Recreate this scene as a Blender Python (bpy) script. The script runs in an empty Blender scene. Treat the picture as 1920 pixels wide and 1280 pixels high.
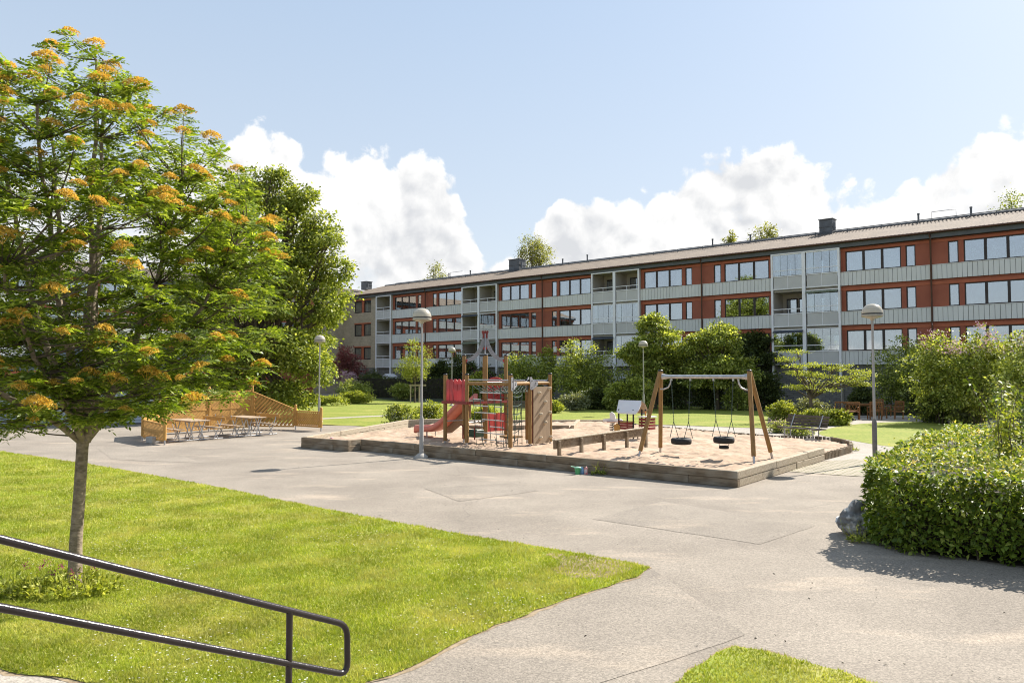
import bpy, math, random
import numpy as np
from mathutils import Vector, Matrix
R = math.radians
SC = bpy.context.scene
COL = SC.collection

# ---------------------------------------------------------------- camera, world, sun, exposure
CAMZ, FPX, PITCH = 2.45, 1400.0, math.atan(58.0 / 1400.0)
cam_data = bpy.data.cameras.new("camera")
cam_data.sensor_width = 36.0
cam_data.lens = FPX / 1920.0 * 36.0
cam_data.clip_start = 0.05
cam_data.clip_end = 3000.0
cam = bpy.data.objects.new("camera", cam_data)
COL.objects.link(cam)
cam.location = (0, 0, CAMZ)
cam.rotation_euler = (R(90) + PITCH, 0, 0)
SC.camera = cam

SUN_EL, SUN_AZ = R(42.0), R(52.0)           # azimuth from +Y towards +X
SUN_DIR = Vector((math.sin(SUN_AZ) * math.cos(SUN_EL), math.cos(SUN_AZ) * math.cos(SUN_EL), math.sin(SUN_EL)))
sun_data = bpy.data.lights.new("sun", 'SUN')
sun_data.energy = 4.2
sun_data.angle = R(0.5)
sun_data.color = (1.0, 0.945, 0.86)
sun = bpy.data.objects.new("sun", sun_data)
COL.objects.link(sun)
sun.rotation_euler = SUN_DIR.to_track_quat('Z', 'Y').to_euler()

SC.view_settings.view_transform = 'Standard'
SC.view_settings.look = 'None'
SC.view_settings.gamma = 1.0
SC.view_settings.exposure = 1.24
SC.render.engine = 'CYCLES'
SC.cycles.use_denoising = True
SC.cycles.max_bounces = 8
SC.cycles.pixel_filter_type = 'BLACKMAN_HARRIS'
SC.cycles.filter_width = 1.05
SC.cycles.transparent_max_bounces = 12
SC.cycles.sample_clamp_indirect = 6.0

def ray(px, py):
    u = (px - 960.0) / FPX
    v = (640.0 - py) / FPX
    c, s = math.cos(PITCH), math.sin(PITCH)
    return Vector((u, c - v * s, s + v * c))

def G(px, py, z=0.0):
    """ground point (height z) seen at a point of the photograph"""
    d = ray(px, py)
    t = (z - CAMZ) / d.z
    return (d.x * t, d.y * t)

def H(py, Y, px=960):
    """height of what is seen at row py when it stands Y metres away"""
    d = ray(px, py)
    return CAMZ + d.z / d.y * Y

def XP(px, Y):
    return (px - 960.0) / FPX * Y / (math.cos(PITCH) + 0.0)

def build_world():
    w = bpy.data.worlds.new("World")
    SC.world = w
    w.use_nodes = True
    nt = w.node_tree
    nt.nodes.clear()
    N, L = nt.nodes.new, nt.links.new
    out = N('ShaderNodeOutputWorld')
    bg = N('ShaderNodeBackground')
    bg.inputs['Strength'].default_value = 0.10
    L(bg.outputs[0], out.inputs[0])
    sky = N('ShaderNodeTexSky')
    sky.sky_type = 'NISHITA'
    sky.sun_disc = False
    sky.sun_elevation = SUN_EL
    sky.sun_rotation = SUN_AZ
    sky.air_density = 1.0
    sky.dust_density = 1.2
    sky.ozone_density = 1.2
    tc = N('ShaderNodeTexCoord')
    sep = N('ShaderNodeSeparateXYZ')
    L(tc.outputs['Generated'], sep.inputs[0])

    def M(op, a, b=None, clamp=False):
        n = N('ShaderNodeMath')
        n.operation = op
        n.use_clamp = clamp
        for i, x in enumerate((a, b)):
            if x is None: continue
            if isinstance(x, (int, float)): n.inputs[i].default_value = x
            else: L(x, n.inputs[i])
        return n.outputs[0]

    def noise(vec, scale, detail, rough, dist=0.0):
        n = N('ShaderNodeTexNoise')
        n.inputs['Scale'].default_value = scale
        n.inputs['Detail'].default_value = detail
        n.inputs['Roughness'].default_value = rough
        n.inputs['Distortion'].default_value = dist
        L(vec, n.inputs['Vector'])
        return n.outputs['Fac']

    az = M('ARCTAN2', sep.outputs[0], sep.outputs[1])
    el = M('ARCSINE', sep.outputs[2])
    a01 = M('MULTIPLY_ADD', az, 1 / 1.3, True)
    a01.node.inputs[2].default_value = 0.5
    fc = N('ShaderNodeFloatCurve')
    L(a01, fc.inputs['Value'])
    tops = [(-60, 330), (120, 290), (250, 300), (340, 262), (430, 250), (455, 222), (500, 212), (545, 250), (585, 300), (625, 285), (670, 258), (735, 262), (800, 285),
            (850, 345), (890, 420), (930, 455), (985, 440), (1020, 395), (1068, 338), (1125, 368), (1200, 360), (1260, 312), (1310, 292),
            (1390, 262), (1450, 262), (1520, 285), (1575, 345), (1620, 352), (1690, 350), (1735, 318), (1790, 270), (1850, 215), (1915, 225), (1990, 260)]
    pts = []
    for x, y in tops:
        d = ray(x, y).normalized()
        pts.append((math.atan2(d.x, d.y) / 1.3 + 0.5, math.asin(d.z) / 0.5))
    cu = fc.mapping.curves[0]
    cu.points[0].location = (0.0, pts[0][1])
    cu.points[1].location = (1.0, pts[-1][1])
    for p in pts:
        if 0.001 < p[0] < 0.999:
            cu.points.new(*p)
    fc.mapping.update()
    am = N('ShaderNodeMapRange')
    L(M('ABSOLUTE', az), am.inputs['Value'])
    am.inputs['From Min'].default_value = 0.66
    am.inputs['From Max'].default_value = 1.05
    am.inputs['To Min'].default_value = 0.5
    am.inputs['To Max'].default_value = 0.10
    top = M('MULTIPLY', fc.outputs[0], am.outputs[0])

    def dens(vec):
        big = noise(vec, 7.5, 2.0, 0.5)
        fine = noise(vec, 24.0, 12.0, 0.60, 0.25)
        vo = N('ShaderNodeTexVoronoi')
        vo.feature = 'SMOOTH_F1'
        vo.inputs['Scale'].default_value = 34.0
        vo.inputs['Smoothness'].default_value = 0.35
        L(vec, vo.inputs['Vector'])
        s1 = M('MULTIPLY', M('SUBTRACT', big, 0.5), 1.2)
        s2 = M('MULTIPLY', M('SUBTRACT', fine, 0.5), 2.6)
        s3 = M('MULTIPLY', M('SUBTRACT', 0.42, vo.outputs['Distance']), 1.3)
        return M('ADD', M('ADD', s1, s2), s3)
    d0 = dens(tc.outputs['Generated'])
    off = N('ShaderNodeVectorMath')
    off.operation = 'ADD'
    L(tc.outputs['Generated'], off.inputs[0])
    off.inputs[1].default_value = (0.009, 0.0, 0.013)
    d1 = dens(off.outputs[0])
    depth = M('DIVIDE', M('SUBTRACT', M('ADD', top, -0.006), el), 0.035)
    d_all = M('ADD', depth, d0)
    mr = N('ShaderNodeMapRange')
    mr.interpolation_type = 'SMOOTHSTEP'
    L(d_all, mr.inputs['Value'])
    mr.inputs['From Min'].default_value = -0.08
    mr.inputs['From Max'].default_value = 0.38
    # gaps of hazy blue inside the bank
    gap = noise(tc.outputs['Generated'], 5.0, 5.0, 0.6)
    gm = N('ShaderNodeMapRange')
    L(gap, gm.inputs['Value'])
    gm.inputs['From Min'].default_value = 0.30
    gm.inputs['From Max'].default_value = 0.42
    alpha = M('MULTIPLY', mr.outputs[0], M('MAXIMUM', gm.outputs[0], 0.55), True)
    # brightness: lit on the sun's side, greyer where thick
    lit = M('MULTIPLY', M('SUBTRACT', d0, d1), 0.42)
    thick = noise(tc.outputs['Generated'], 9.0, 4.0, 0.5)
    tm = M('MULTIPLY', M('SUBTRACT', thick, 0.48), -1.8)
    deep = M('MULTIPLY', M('MINIMUM', M('MAXIMUM', depth, 0.0), 5.0), -0.045)
    val = M('ADD', M('ADD', M('ADD', 0.90, lit), tm), deep)
    cr = N('ShaderNodeValToRGB')
    L(val, cr.inputs[0])
    cr.color_ramp.elements[0].position = 0.25
    cr.color_ramp.elements[0].color = (3.15, 3.22, 3.35, 1)
    cr.color_ramp.elements[1].position = 0.95
    cr.color_ramp.elements[1].color = (4.9, 4.85, 4.75, 1)
    # pale haze over the clear sky
    hz = N('ShaderNodeMix')
    hz.data_type = 'RGBA'
    hm = N('ShaderNodeMapRange')
    L(el, hm.inputs['Value'])
    hm.inputs['From Min'].default_value = 0.0
    hm.inputs['From Max'].default_value = 0.75
    hm.inputs['To Min'].default_value = 0.88
    hm.inputs['To Max'].default_value = 0.72
    L(hm.outputs[0], hz.inputs['Factor'])
    L(sky.outputs[0], hz.inputs['A'])
    hr_ = N('ShaderNodeValToRGB')
    L(el, hr_.inputs[0])
    hr_.color_ramp.elements[0].position = 0.0; hr_.color_ramp.elements[0].color = (3.15, 3.35, 3.55, 1)
    hr_.color_ramp.elements[1].position = 0.5; hr_.color_ramp.elements[1].color = (2.18, 2.72, 3.40, 1)
    L(hr_.outputs[0], hz.inputs['B'])
    mx = N('ShaderNodeMix')
    mx.data_type = 'RGBA'
    L(alpha, mx.inputs['Factor'])
    L(hz.outputs['Result'], mx.inputs['A'])
    L(cr.outputs[0], mx.inputs['B'])
    L(mx.outputs['Result'], bg.inputs['Color'])
    w.cycles.sampling_method = 'MANUAL'
    w.cycles.sample_map_resolution = 512
build_world()

# ---------------------------------------------------------------- mesh helpers
rng = np.random.default_rng(7)
random.seed(7)

def tag(o, label=None, cat=None, group=None, kind=None):
    if label: o['label'] = label
    if cat: o['category'] = cat
    if group: o['group'] = group
    if kind: o['kind'] = kind
    return o

def thing(name, label, cat, loc=(0, 0, 0), rz=0.0, group=None):
    o = bpy.data.objects.new(name, None)
    o.empty_display_size = 0.2
    COL.objects.link(o)
    o.location = loc if len(loc) == 3 else (loc[0], loc[1], 0)
    o.rotation_euler = (0, 0, rz)
    return tag(o, label, cat, group)

def link_mesh(name, me, mat, parent=None):
    o = bpy.data.objects.new(name, me)
    COL.objects.link(o)
    if mat is not None:
        for m in (mat if isinstance(mat, (list, tuple)) else [mat]): me.materials.append(m)
    if parent is not None: o.parent = parent
    return o

def copy_tree(o, parent=None):
    c = o.copy()
    COL.objects.link(c)
    if parent is not None: c.parent = parent
    for ch in [x for x in KIDS.get(o.name, [])]:
        copy_tree(ch, c)
    KIDS.setdefault(c.name, [])
    if parent is not None: KIDS.setdefault(parent.name, []).append(c)
    return c
KIDS = {}
def index_kids():
    KIDS.clear()
    for o in COL.objects:
        if o.parent: KIDS.setdefault(o.parent.name, []).append(o)

class MB:
    def __init__(s):
        s.v, s.f, s.sm, s.mi = [], [], [], []
        s.cm = 0
    def add(s, vs, fs, smooth=False):
        k = len(s.v)
        s.v.extend([tuple(x) for x in vs])
        for f in fs:
            s.f.append(tuple(i + k for i in f)); s.sm.append(smooth); s.mi.append(s.cm)
        return s
    def box(s, c, size, rz=0.0, jig=0.0):
        x, y, z = [q / 2 for q in size]
        ca, sa = math.cos(rz), math.sin(rz)
        vs = []
        for dz in (-z, z):
            for dx, dy in ((-x, -y), (x, -y), (x, y), (-x, y)):
                if jig: dx += random.uniform(-jig, jig); dy += random.uniform(-jig, jig)
                vs.append((c[0] + dx * ca - dy * sa, c[1] + dx * sa + dy * ca, c[2] + dz))
        return s.add(vs, [(3, 2, 1, 0), (4, 5, 6, 7), (0, 1, 5, 4), (1, 2, 6, 5), (2, 3, 7, 6), (3, 0, 4, 7)])
    def b2(s, x0, x1, y0, y1, z0, z1):
        return s.box(((x0 + x1) / 2, (y0 + y1) / 2, (z0 + z1) / 2), (abs(x1 - x0), abs(y1 - y0), abs(z1 - z0)))
    def bar(s, p0, p1, w, h, up=(0, 0, 1)):
        p0, p1 = Vector(p0), Vector(p1)
        d = (p1 - p0).normalized()
        u = Vector(up)
        if abs(d.dot(u)) > 0.98: u = Vector((1, 0, 0))
        a = d.cross(u).normalized() * (w / 2)
        b = a.cross(d).normalized() * (h / 2)
        vs = [p + i * a + j * b for p in (p0, p1) for i, j in ((-1, -1), (1, -1), (1, 1), (-1, 1))]
        return s.add(vs, [(3, 2, 1, 0), (4, 5, 6, 7), (0, 1, 5, 4), (1, 2, 6, 5), (2, 3, 7, 6), (3, 0, 4, 7)])
    def tube(s, pts, r, n=8, cap=True):
        pts = [Vector(p) for p in pts]
        rs = r if isinstance(r, (list, tuple)) else [r] * len(pts)
        rings = []
        prev = None
        for i, p in enumerate(pts):
            d = (pts[min(i + 1, len(pts) - 1)] - pts[max(i - 1, 0)])
            d = d.normalized() if d.length > 1e-9 else Vector((0, 0, 1))
            if prev is None:
                a = d.orthogonal().normalized()
            else:
                a = prev - d * prev.dot(d)
                a = a.normalized() if a.length > 1e-6 else d.orthogonal().normalized()
            prev = a
            b = d.cross(a)
            rings.append([p + (a * math.cos(2 * math.pi * k / n) + b * math.sin(2 * math.pi * k / n)) * rs[i] for k in range(n)])
        vs = [q for ring in rings for q in ring]
        fs = []
        for i in range(len(pts) - 1):
            for k in range(n):
                k2 = (k + 1) % n
                fs.append((i * n + k, i * n + k2, (i + 1) * n + k2, (i + 1) * n + k))
        s.add(vs, fs, True)
        if cap:
            s.add(rings[0], [tuple(reversed(range(n)))])
            s.add(rings[-1], [tuple(range(n))])
        return s
    def lathe(s, prof, c=(0, 0, 0), n=20, sx=1.0, sy=1.0, smooth=True):
        vs = []
        for r, z in prof:
            for k in range(n):
                a = 2 * math.pi * k / n
                vs.append((c[0] + r * math.cos(a) * sx, c[1] + r * math.sin(a) * sy, c[2] + z))
        fs = []
        for i in range(len(prof) - 1):
            for k in range(n):
                k2 = (k + 1) % n
                fs.append((i * n + k, i * n + k2, (i + 1) * n + k2, (i + 1) * n + k))
        s.add(vs, fs, smooth)
        s.add(vs[:n], [tuple(reversed(range(n)))])
        s.add(vs[-n:], [tuple(range(n))])
        return s
    def prism(s, poly, z0, z1):
        a = sum(poly[i][0] * poly[(i + 1) % len(poly)][1] - poly[(i + 1) % len(poly)][0] * poly[i][1] for i in range(len(poly)))
        if a < 0: poly = list(reversed(poly))
        n = len(poly)
        vs = [(p[0], p[1], z0) for p in poly] + [(p[0], p[1], z1) for p in poly]
        fs = [tuple(reversed(range(n))), tuple(range(n, 2 * n))] + [(i, (i + 1) % n, (i + 1) % n + n, i + n) for i in range(n)]
        return s.add(vs, fs)
    def slab(s, poly, o, u, t):
        """polygon in (along u, z), extruded by thickness t sideways; o = origin, u = unit xy direction"""
        nx, ny = -u[1], u[0]
        n = len(poly)
        vs = []
        for k in (-t / 2, t / 2):
            for a, z in poly:
                vs.append((o[0] + u[0] * a + nx * k, o[1] + u[1] * a + ny * k, o[2] + z))
        fs = [tuple(range(n)), tuple(reversed(range(n, 2 * n)))] + [((i + 1) % n, i, i + n, (i + 1) % n + n) for i in range(n)]
        return s.add(vs, fs)
    def build(s, name, mat, parent=None, bevel=0.0, loc=None, rz=0.0):
        me = bpy.data.meshes.new(name)
        me.from_pydata(s.v, [], s.f)
        me.polygons.foreach_set('use_smooth', s.sm)
        me.polygons.foreach_set('material_index', s.mi)
        me.update()
        o = link_mesh(name, me, mat, parent)
        if loc is not None: o.location = loc
        if rz: o.rotation_euler = (0, 0, rz)
        if bevel:
            b = o.modifiers.new('edge', 'BEVEL')
            b.width = bevel; b.segments = 1; b.limit_method = 'ANGLE'
        return o

def np_mesh(name, verts, faces, mat, parent=None, smooth=False):
    """faces: (N,k) int array"""
    me = bpy.data.meshes.new(name)
    k = faces.shape[1]
    me.vertices.add(len(verts))
    me.vertices.foreach_set('co', np.ascontiguousarray(verts, dtype=np.float32).ravel())
    me.loops.add(faces.size)
    me.loops.foreach_set('vertex_index', np.ascontiguousarray(faces, dtype=np.int32).ravel())
    me.polygons.add(len(faces))
    me.polygons.foreach_set('loop_start', np.arange(0, faces.size, k, dtype=np.int32))
    me.polygons.foreach_set('loop_total', np.full(len(faces), k, dtype=np.int32))
    me.update(calc_edges=True)
    me.validate()
    if smooth: me.polygons.foreach_set('use_smooth', [True] * len(faces))
    return link_mesh(name, me, mat, parent)

def unit(a):
    return a / np.maximum(np.linalg.norm(a, axis=-1, keepdims=True), 1e-9)

def leaf_quads(c, d, L, W, fold=0.12, rnd=rng):
    """diamond leaves: c base (N,3), d direction, L length (N,), W width (N,)"""
    n = len(c)
    s = unit(np.cross(d, unit(rnd.normal(size=(n, 3)) * 0.55 + np.array([0, 0, 1.0]))))
    up = np.cross(s, d)
    L = L[:, None]; W = W[:, None]
    mid = c + d * L * 0.45
    v = np.empty((n, 4, 3))
    v[:, 0] = c
    v[:, 1] = mid + s * W * 0.5 + up * L * fold
    v[:, 2] = c + d * L
    v[:, 3] = mid - s * W * 0.5 + up * L * fold
    f = np.arange(n * 4).reshape(n, 4)
    return v.reshape(-1, 3), f

# ---------------------------------------------------------------- materials
def mat_nodes(name):
    m = bpy.data.materials.new(name)
    m.use_nodes = True
    nt = m.node_tree
    b = nt.nodes['Principled BSDF']
    return m, nt, b

def c4(c): return (c[0], c[1], c[2], 1.0)

def pm(name, c1, c2=None, scale=3.0, rough=0.7, bump=0.0, bscale=None, stretch=(1, 1, 1), metal=0.0, detail=5.0, spec=0.4,
       c3=None, s3=0.5, lo=0.35, hi=0.65, trans=0.0):
    """procedural two/three tone material in object space"""
    m, nt, b = mat_nodes(name)
    N, L = nt.nodes.new, nt.links.new
    b.inputs['Roughness'].default_value = rough
    b.inputs['Metallic'].default_value = metal
    b.inputs['Specular IOR Level'].default_value = spec
    tc = N('ShaderNodeTexCoord')
    mp = N('ShaderNodeMapping')
    mp.inputs['Scale'].default_value = stretch
    L(tc.outputs['Object'], mp.inputs['Vector'])
    if c2 is None: c2 = tuple(x * 0.82 for x in c1)
    nz = N('ShaderNodeTexNoise')
    nz.inputs['Scale'].default_value = scale
    nz.inputs['Detail'].default_value = detail
    nz.inputs['Roughness'].default_value = 0.6
    L(mp.outputs[0], nz.inputs['Vector'])
    cr = N('ShaderNodeValToRGB')
    cr.color_ramp.elements[0].position = lo
    cr.color_ramp.elements[0].color = c4(c2)
    cr.color_ramp.elements[1].position = hi
    cr.color_ramp.elements[1].color = c4(c1)
    L(nz.outputs['Fac'], cr.inputs[0])
    col = cr.outputs[0]
    if c3 is not None:
        n3 = N('ShaderNodeTexNoise')
        n3.inputs['Scale'].default_value = s3
        n3.inputs['Detail'].default_value = 4
        L(tc.outputs['Object'], n3.inputs['Vector'])
        mr = N('ShaderNodeMapRange')
        mr.inputs['From Min'].default_value = 0.48
        mr.inputs['From Max'].default_value = 0.66
        L(n3.outputs['Fac'], mr.inputs['Value'])
        mx = N('ShaderNodeMix'); mx.data_type = 'RGBA'
        L(mr.outputs[0], mx.inputs['Factor'])
        L(col, mx.inputs['A'])
        mx.inputs['B'].default_value = c4(c3)
        col = mx.outputs['Result']
    L(col, b.inputs['Base Color'])
    if bump:
        nb = N('ShaderNodeTexNoise')
        nb.inputs['Scale'].default_value = bscale or scale * 3
        nb.inputs['Detail'].default_value = 4
        L(mp.outputs[0], nb.inputs['Vector'])
        bp = N('ShaderNodeBump')
        bp.inputs['Strength'].default_value = min(1.0, bump)
        bp.inputs['Distance'].default_value = 0.02
        L(nb.outputs['Fac'], bp.inputs['Height'])
        L(bp.outputs[0], b.inputs['Normal'])
    if trans:
        out = nt.nodes['Material Output']
        tr = N('ShaderNodeBsdfTranslucent')
        L(col, tr.inputs['Color'])
        ms = N('ShaderNodeMixShader')
        ms.inputs[0].default_value = trans
        L(b.outputs[0], ms.inputs[1]); L(tr.outputs[0], ms.inputs[2])
        L(ms.outputs[0], out.inputs['Surface'])
    return m

def leafmat(name, dark, light, tip=None, trans=0.38, tcol=None, rough=0.5, spec=0.22, tipfrac=0.15, straw=None):
    """foliage: every leaf its own tone, light passes through"""
    m, nt, b = mat_nodes(name)
    N, L = nt.nodes.new, nt.links.new
    g = N('ShaderNodeNewGeometry')
    cr = N('ShaderNodeValToRGB')
    e = cr.color_ramp.elements
    e[0].position = 0.0; e[0].color = c4(dark)
    e[1].position = 1.0 - tipfrac; e[1].color = c4(light)
    if tip:
        x = e.new(1.0); x.color = c4(tip)
    L(g.outputs['Random Per Island'], cr.inputs[0])
    tc = N('ShaderNodeTexCoord')
    nz = N('ShaderNodeTexNoise'); nz.inputs['Scale'].default_value = 1.3; nz.inputs['Detail'].default_value = 2
    L(tc.outputs['Object'], nz.inputs['Vector'])
    mr = N('ShaderNodeMapRange')
    mr.inputs['From Min'].default_value = 0.3; mr.inputs['From Max'].default_value = 0.7
    mr.inputs['To Min'].default_value = 0.78; mr.inputs['To Max'].default_value = 1.22
    L(nz.outputs['Fac'], mr.inputs['Value'])
    hv = N('ShaderNodeHueSaturation')
    src = cr.outputs[0]
    if straw:
        n2 = N('ShaderNodeTexNoise'); n2.inputs['Scale'].default_value = 0.9; n2.inputs['Detail'].default_value = 7; n2.inputs['Roughness'].default_value = 0.7
        L(tc.outputs['Object'], n2.inputs['Vector'])
        m2 = N('ShaderNodeMapRange'); m2.inputs['From Min'].default_value = 0.46; m2.inputs['From Max'].default_value = 0.72; m2.inputs['To Max'].default_value = 0.75
        L(n2.outputs['Fac'], m2.inputs['Value'])
        mx2 = N('ShaderNodeMix'); mx2.data_type = 'RGBA'; L(m2.outputs[0], mx2.inputs['Factor']); L(src, mx2.inputs['A']); mx2.inputs['B'].default_value = c4(straw)
        src = mx2.outputs['Result']
    L(src, hv.inputs['Color']); L(mr.outputs[0], hv.inputs['Value'])
    L(hv.outputs[0], b.inputs['Base Color'])
    b.inputs['Roughness'].default_value = rough
    b.inputs['Specular IOR Level'].default_value = spec
    tr = N('ShaderNodeBsdfTranslucent')
    mt = N('ShaderNodeMix'); mt.data_type = 'RGBA'; mt.blend_type = 'MULTIPLY'
    mt.inputs['Factor'].default_value = 1.0
    L(hv.outputs[0], mt.inputs['A'])
    mt.inputs['B'].default_value = c4(tcol or (1.9, 1.75, 0.6))
    L(mt.outputs['Result'], tr.inputs['Color'])
    ms = N('ShaderNodeMixShader'); ms.inputs[0].default_value = trans
    L(b.outputs[0], ms.inputs[1]); L(tr.outputs[0], ms.inputs[2])
    L(ms.outputs[0], nt.nodes['Material Output'].inputs['Surface'])
    return m

def glassmat(name, tint=(0.75, 0.8, 0.82), refl=0.42):
    m, nt, b = mat_nodes(name)
    N, L = nt.nodes.new, nt.links.new
    nt.nodes.remove(b)
    gl = N('ShaderNodeBsdfGlossy'); gl.inputs['Roughness'].default_value = 0.015
    gl.inputs['Color'].default_value = (0.92, 0.96, 1.0, 1)
    tc = N('ShaderNodeTexCoord'); nz = N('ShaderNodeTexNoise'); nz.inputs['Scale'].default_value = 1.4; nz.inputs['Detail'].default_value = 1
    L(tc.outputs['Object'], nz.inputs['Vector'])
    bp = N('ShaderNodeBump'); bp.inputs['Strength'].default_value = 0.025; bp.inputs['Distance'].default_value = 0.03
    L(nz.outputs['Fac'], bp.inputs['Height']); L(bp.outputs[0], gl.inputs['Normal'])
    tr = N('ShaderNodeBsdfTransparent'); tr.inputs['Color'].default_value = c4(tint)
    ms = N('ShaderNodeMixShader'); ms.inputs[0].default_value = refl
    L(tr.outputs[0], ms.inputs[1]); L(gl.outputs[0], ms.inputs[2])
    L(ms.outputs[0], nt.nodes['Material Output'].inputs['Surface'])
    return m

def wavemat(name, c1, c2, axis='X', scale=4.0, rough=0.7, bump=0.5):
    """vertical boards: fine grooves along one axis"""
    m, nt, b = mat_nodes(name)
    N, L = nt.nodes.new, nt.links.new
    tc = N('ShaderNodeTexCoord')
    wv = N('ShaderNodeTexWave'); wv.bands_direction = axis; wv.wave_profile = 'SIN'
    wv.inputs['Scale'].default_value = scale
    L(tc.outputs['Object'], wv.inputs['Vector'])
    nz = N('ShaderNodeTexNoise'); nz.inputs['Scale'].default_value = 0.9; nz.inputs['Detail'].default_value = 6
    L(tc.outputs['Object'], nz.inputs['Vector'])
    cr = N('ShaderNodeValToRGB')
    cr.color_ramp.elements[0].position = 0.35; cr.color_ramp.elements[0].color = c4(c2)
    cr.color_ramp.elements[1].position = 0.65; cr.color_ramp.elements[1].color = c4(c1)
    L(nz.outputs['Fac'], cr.inputs[0])
    L(cr.outputs[0], b.inputs['Base Color'])
    bp = N('ShaderNodeBump'); bp.inputs['Strength'].default_value = bump; bp.inputs['Distance'].default_value = 0.02
    L(wv.outputs['Fac'], bp.inputs['Height']); L(bp.outputs[0], b.inputs['Normal'])
    b.inputs['Roughness'].default_value = rough
    return m

def brickmat(name, c1, c2, mortar, scale=1.0, bw=0.25, bh=0.075, ms=0.012, vertical=True, bump=0.4, squash=1.0):
    m, nt, b = mat_nodes(name)
    N, L = nt.nodes.new, nt.links.new
    tc = N('ShaderNodeTexCoord')
    if vertical:
        sp = N('ShaderNodeSeparateXYZ'); cb = N('ShaderNodeCombineXYZ'); ad = N('ShaderNodeMath'); ad.operation = 'ADD'
        L(tc.outputs['Object'], sp.inputs[0])
        L(sp.outputs[0], ad.inputs[0]); L(sp.outputs[1], ad.inputs[1])
        L(ad.outputs[0], cb.inputs[0]); L(sp.outputs[2], cb.inputs[1])
        vec = cb.outputs[0]
    else:
        vec = tc.outputs['Object']
    bk = N('ShaderNodeTexBrick')
    bk.inputs['Scale'].default_value = scale
    bk.inputs['Brick Width'].default_value = bw
    bk.inputs['Row Height'].default_value = bh
    bk.inputs['Mortar Size'].default_value = ms
    bk.inputs['Color1'].default_value = c4(c1); bk.inputs['Color2'].default_value = c4(c2); bk.inputs['Mortar'].default_value = c4(mortar)
    L(vec, bk.inputs['Vector'])
    nz = N('ShaderNodeTexNoise'); nz.inputs['Scale'].default_value = 1.1; nz.inputs['Detail'].default_value = 6
    L(tc.outputs['Object'], nz.inputs['Vector'])
    mr = N('ShaderNodeMapRange'); mr.inputs['To Min'].default_value = 0.7; mr.inputs['To Max'].default_value = 1.3
    L(nz.outputs['Fac'], mr.inputs['Value'])
    hv = N('ShaderNodeHueSaturation'); L(bk.outputs['Color'], hv.inputs['Color']); L(mr.outputs[0], hv.inputs['Value'])
    L(hv.outputs[0], b.inputs['Base Color'])
    bp = N('ShaderNodeBump'); bp.inputs['Strength'].default_value = bump; bp.inputs['Distance'].default_value = -0.01
    L(bk.outputs['Fac'], bp.inputs['Height']); L(bp.outputs[0], b.inputs['Normal'])
    b.inputs['Roughness'].default_value = 0.85
    return m

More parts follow.
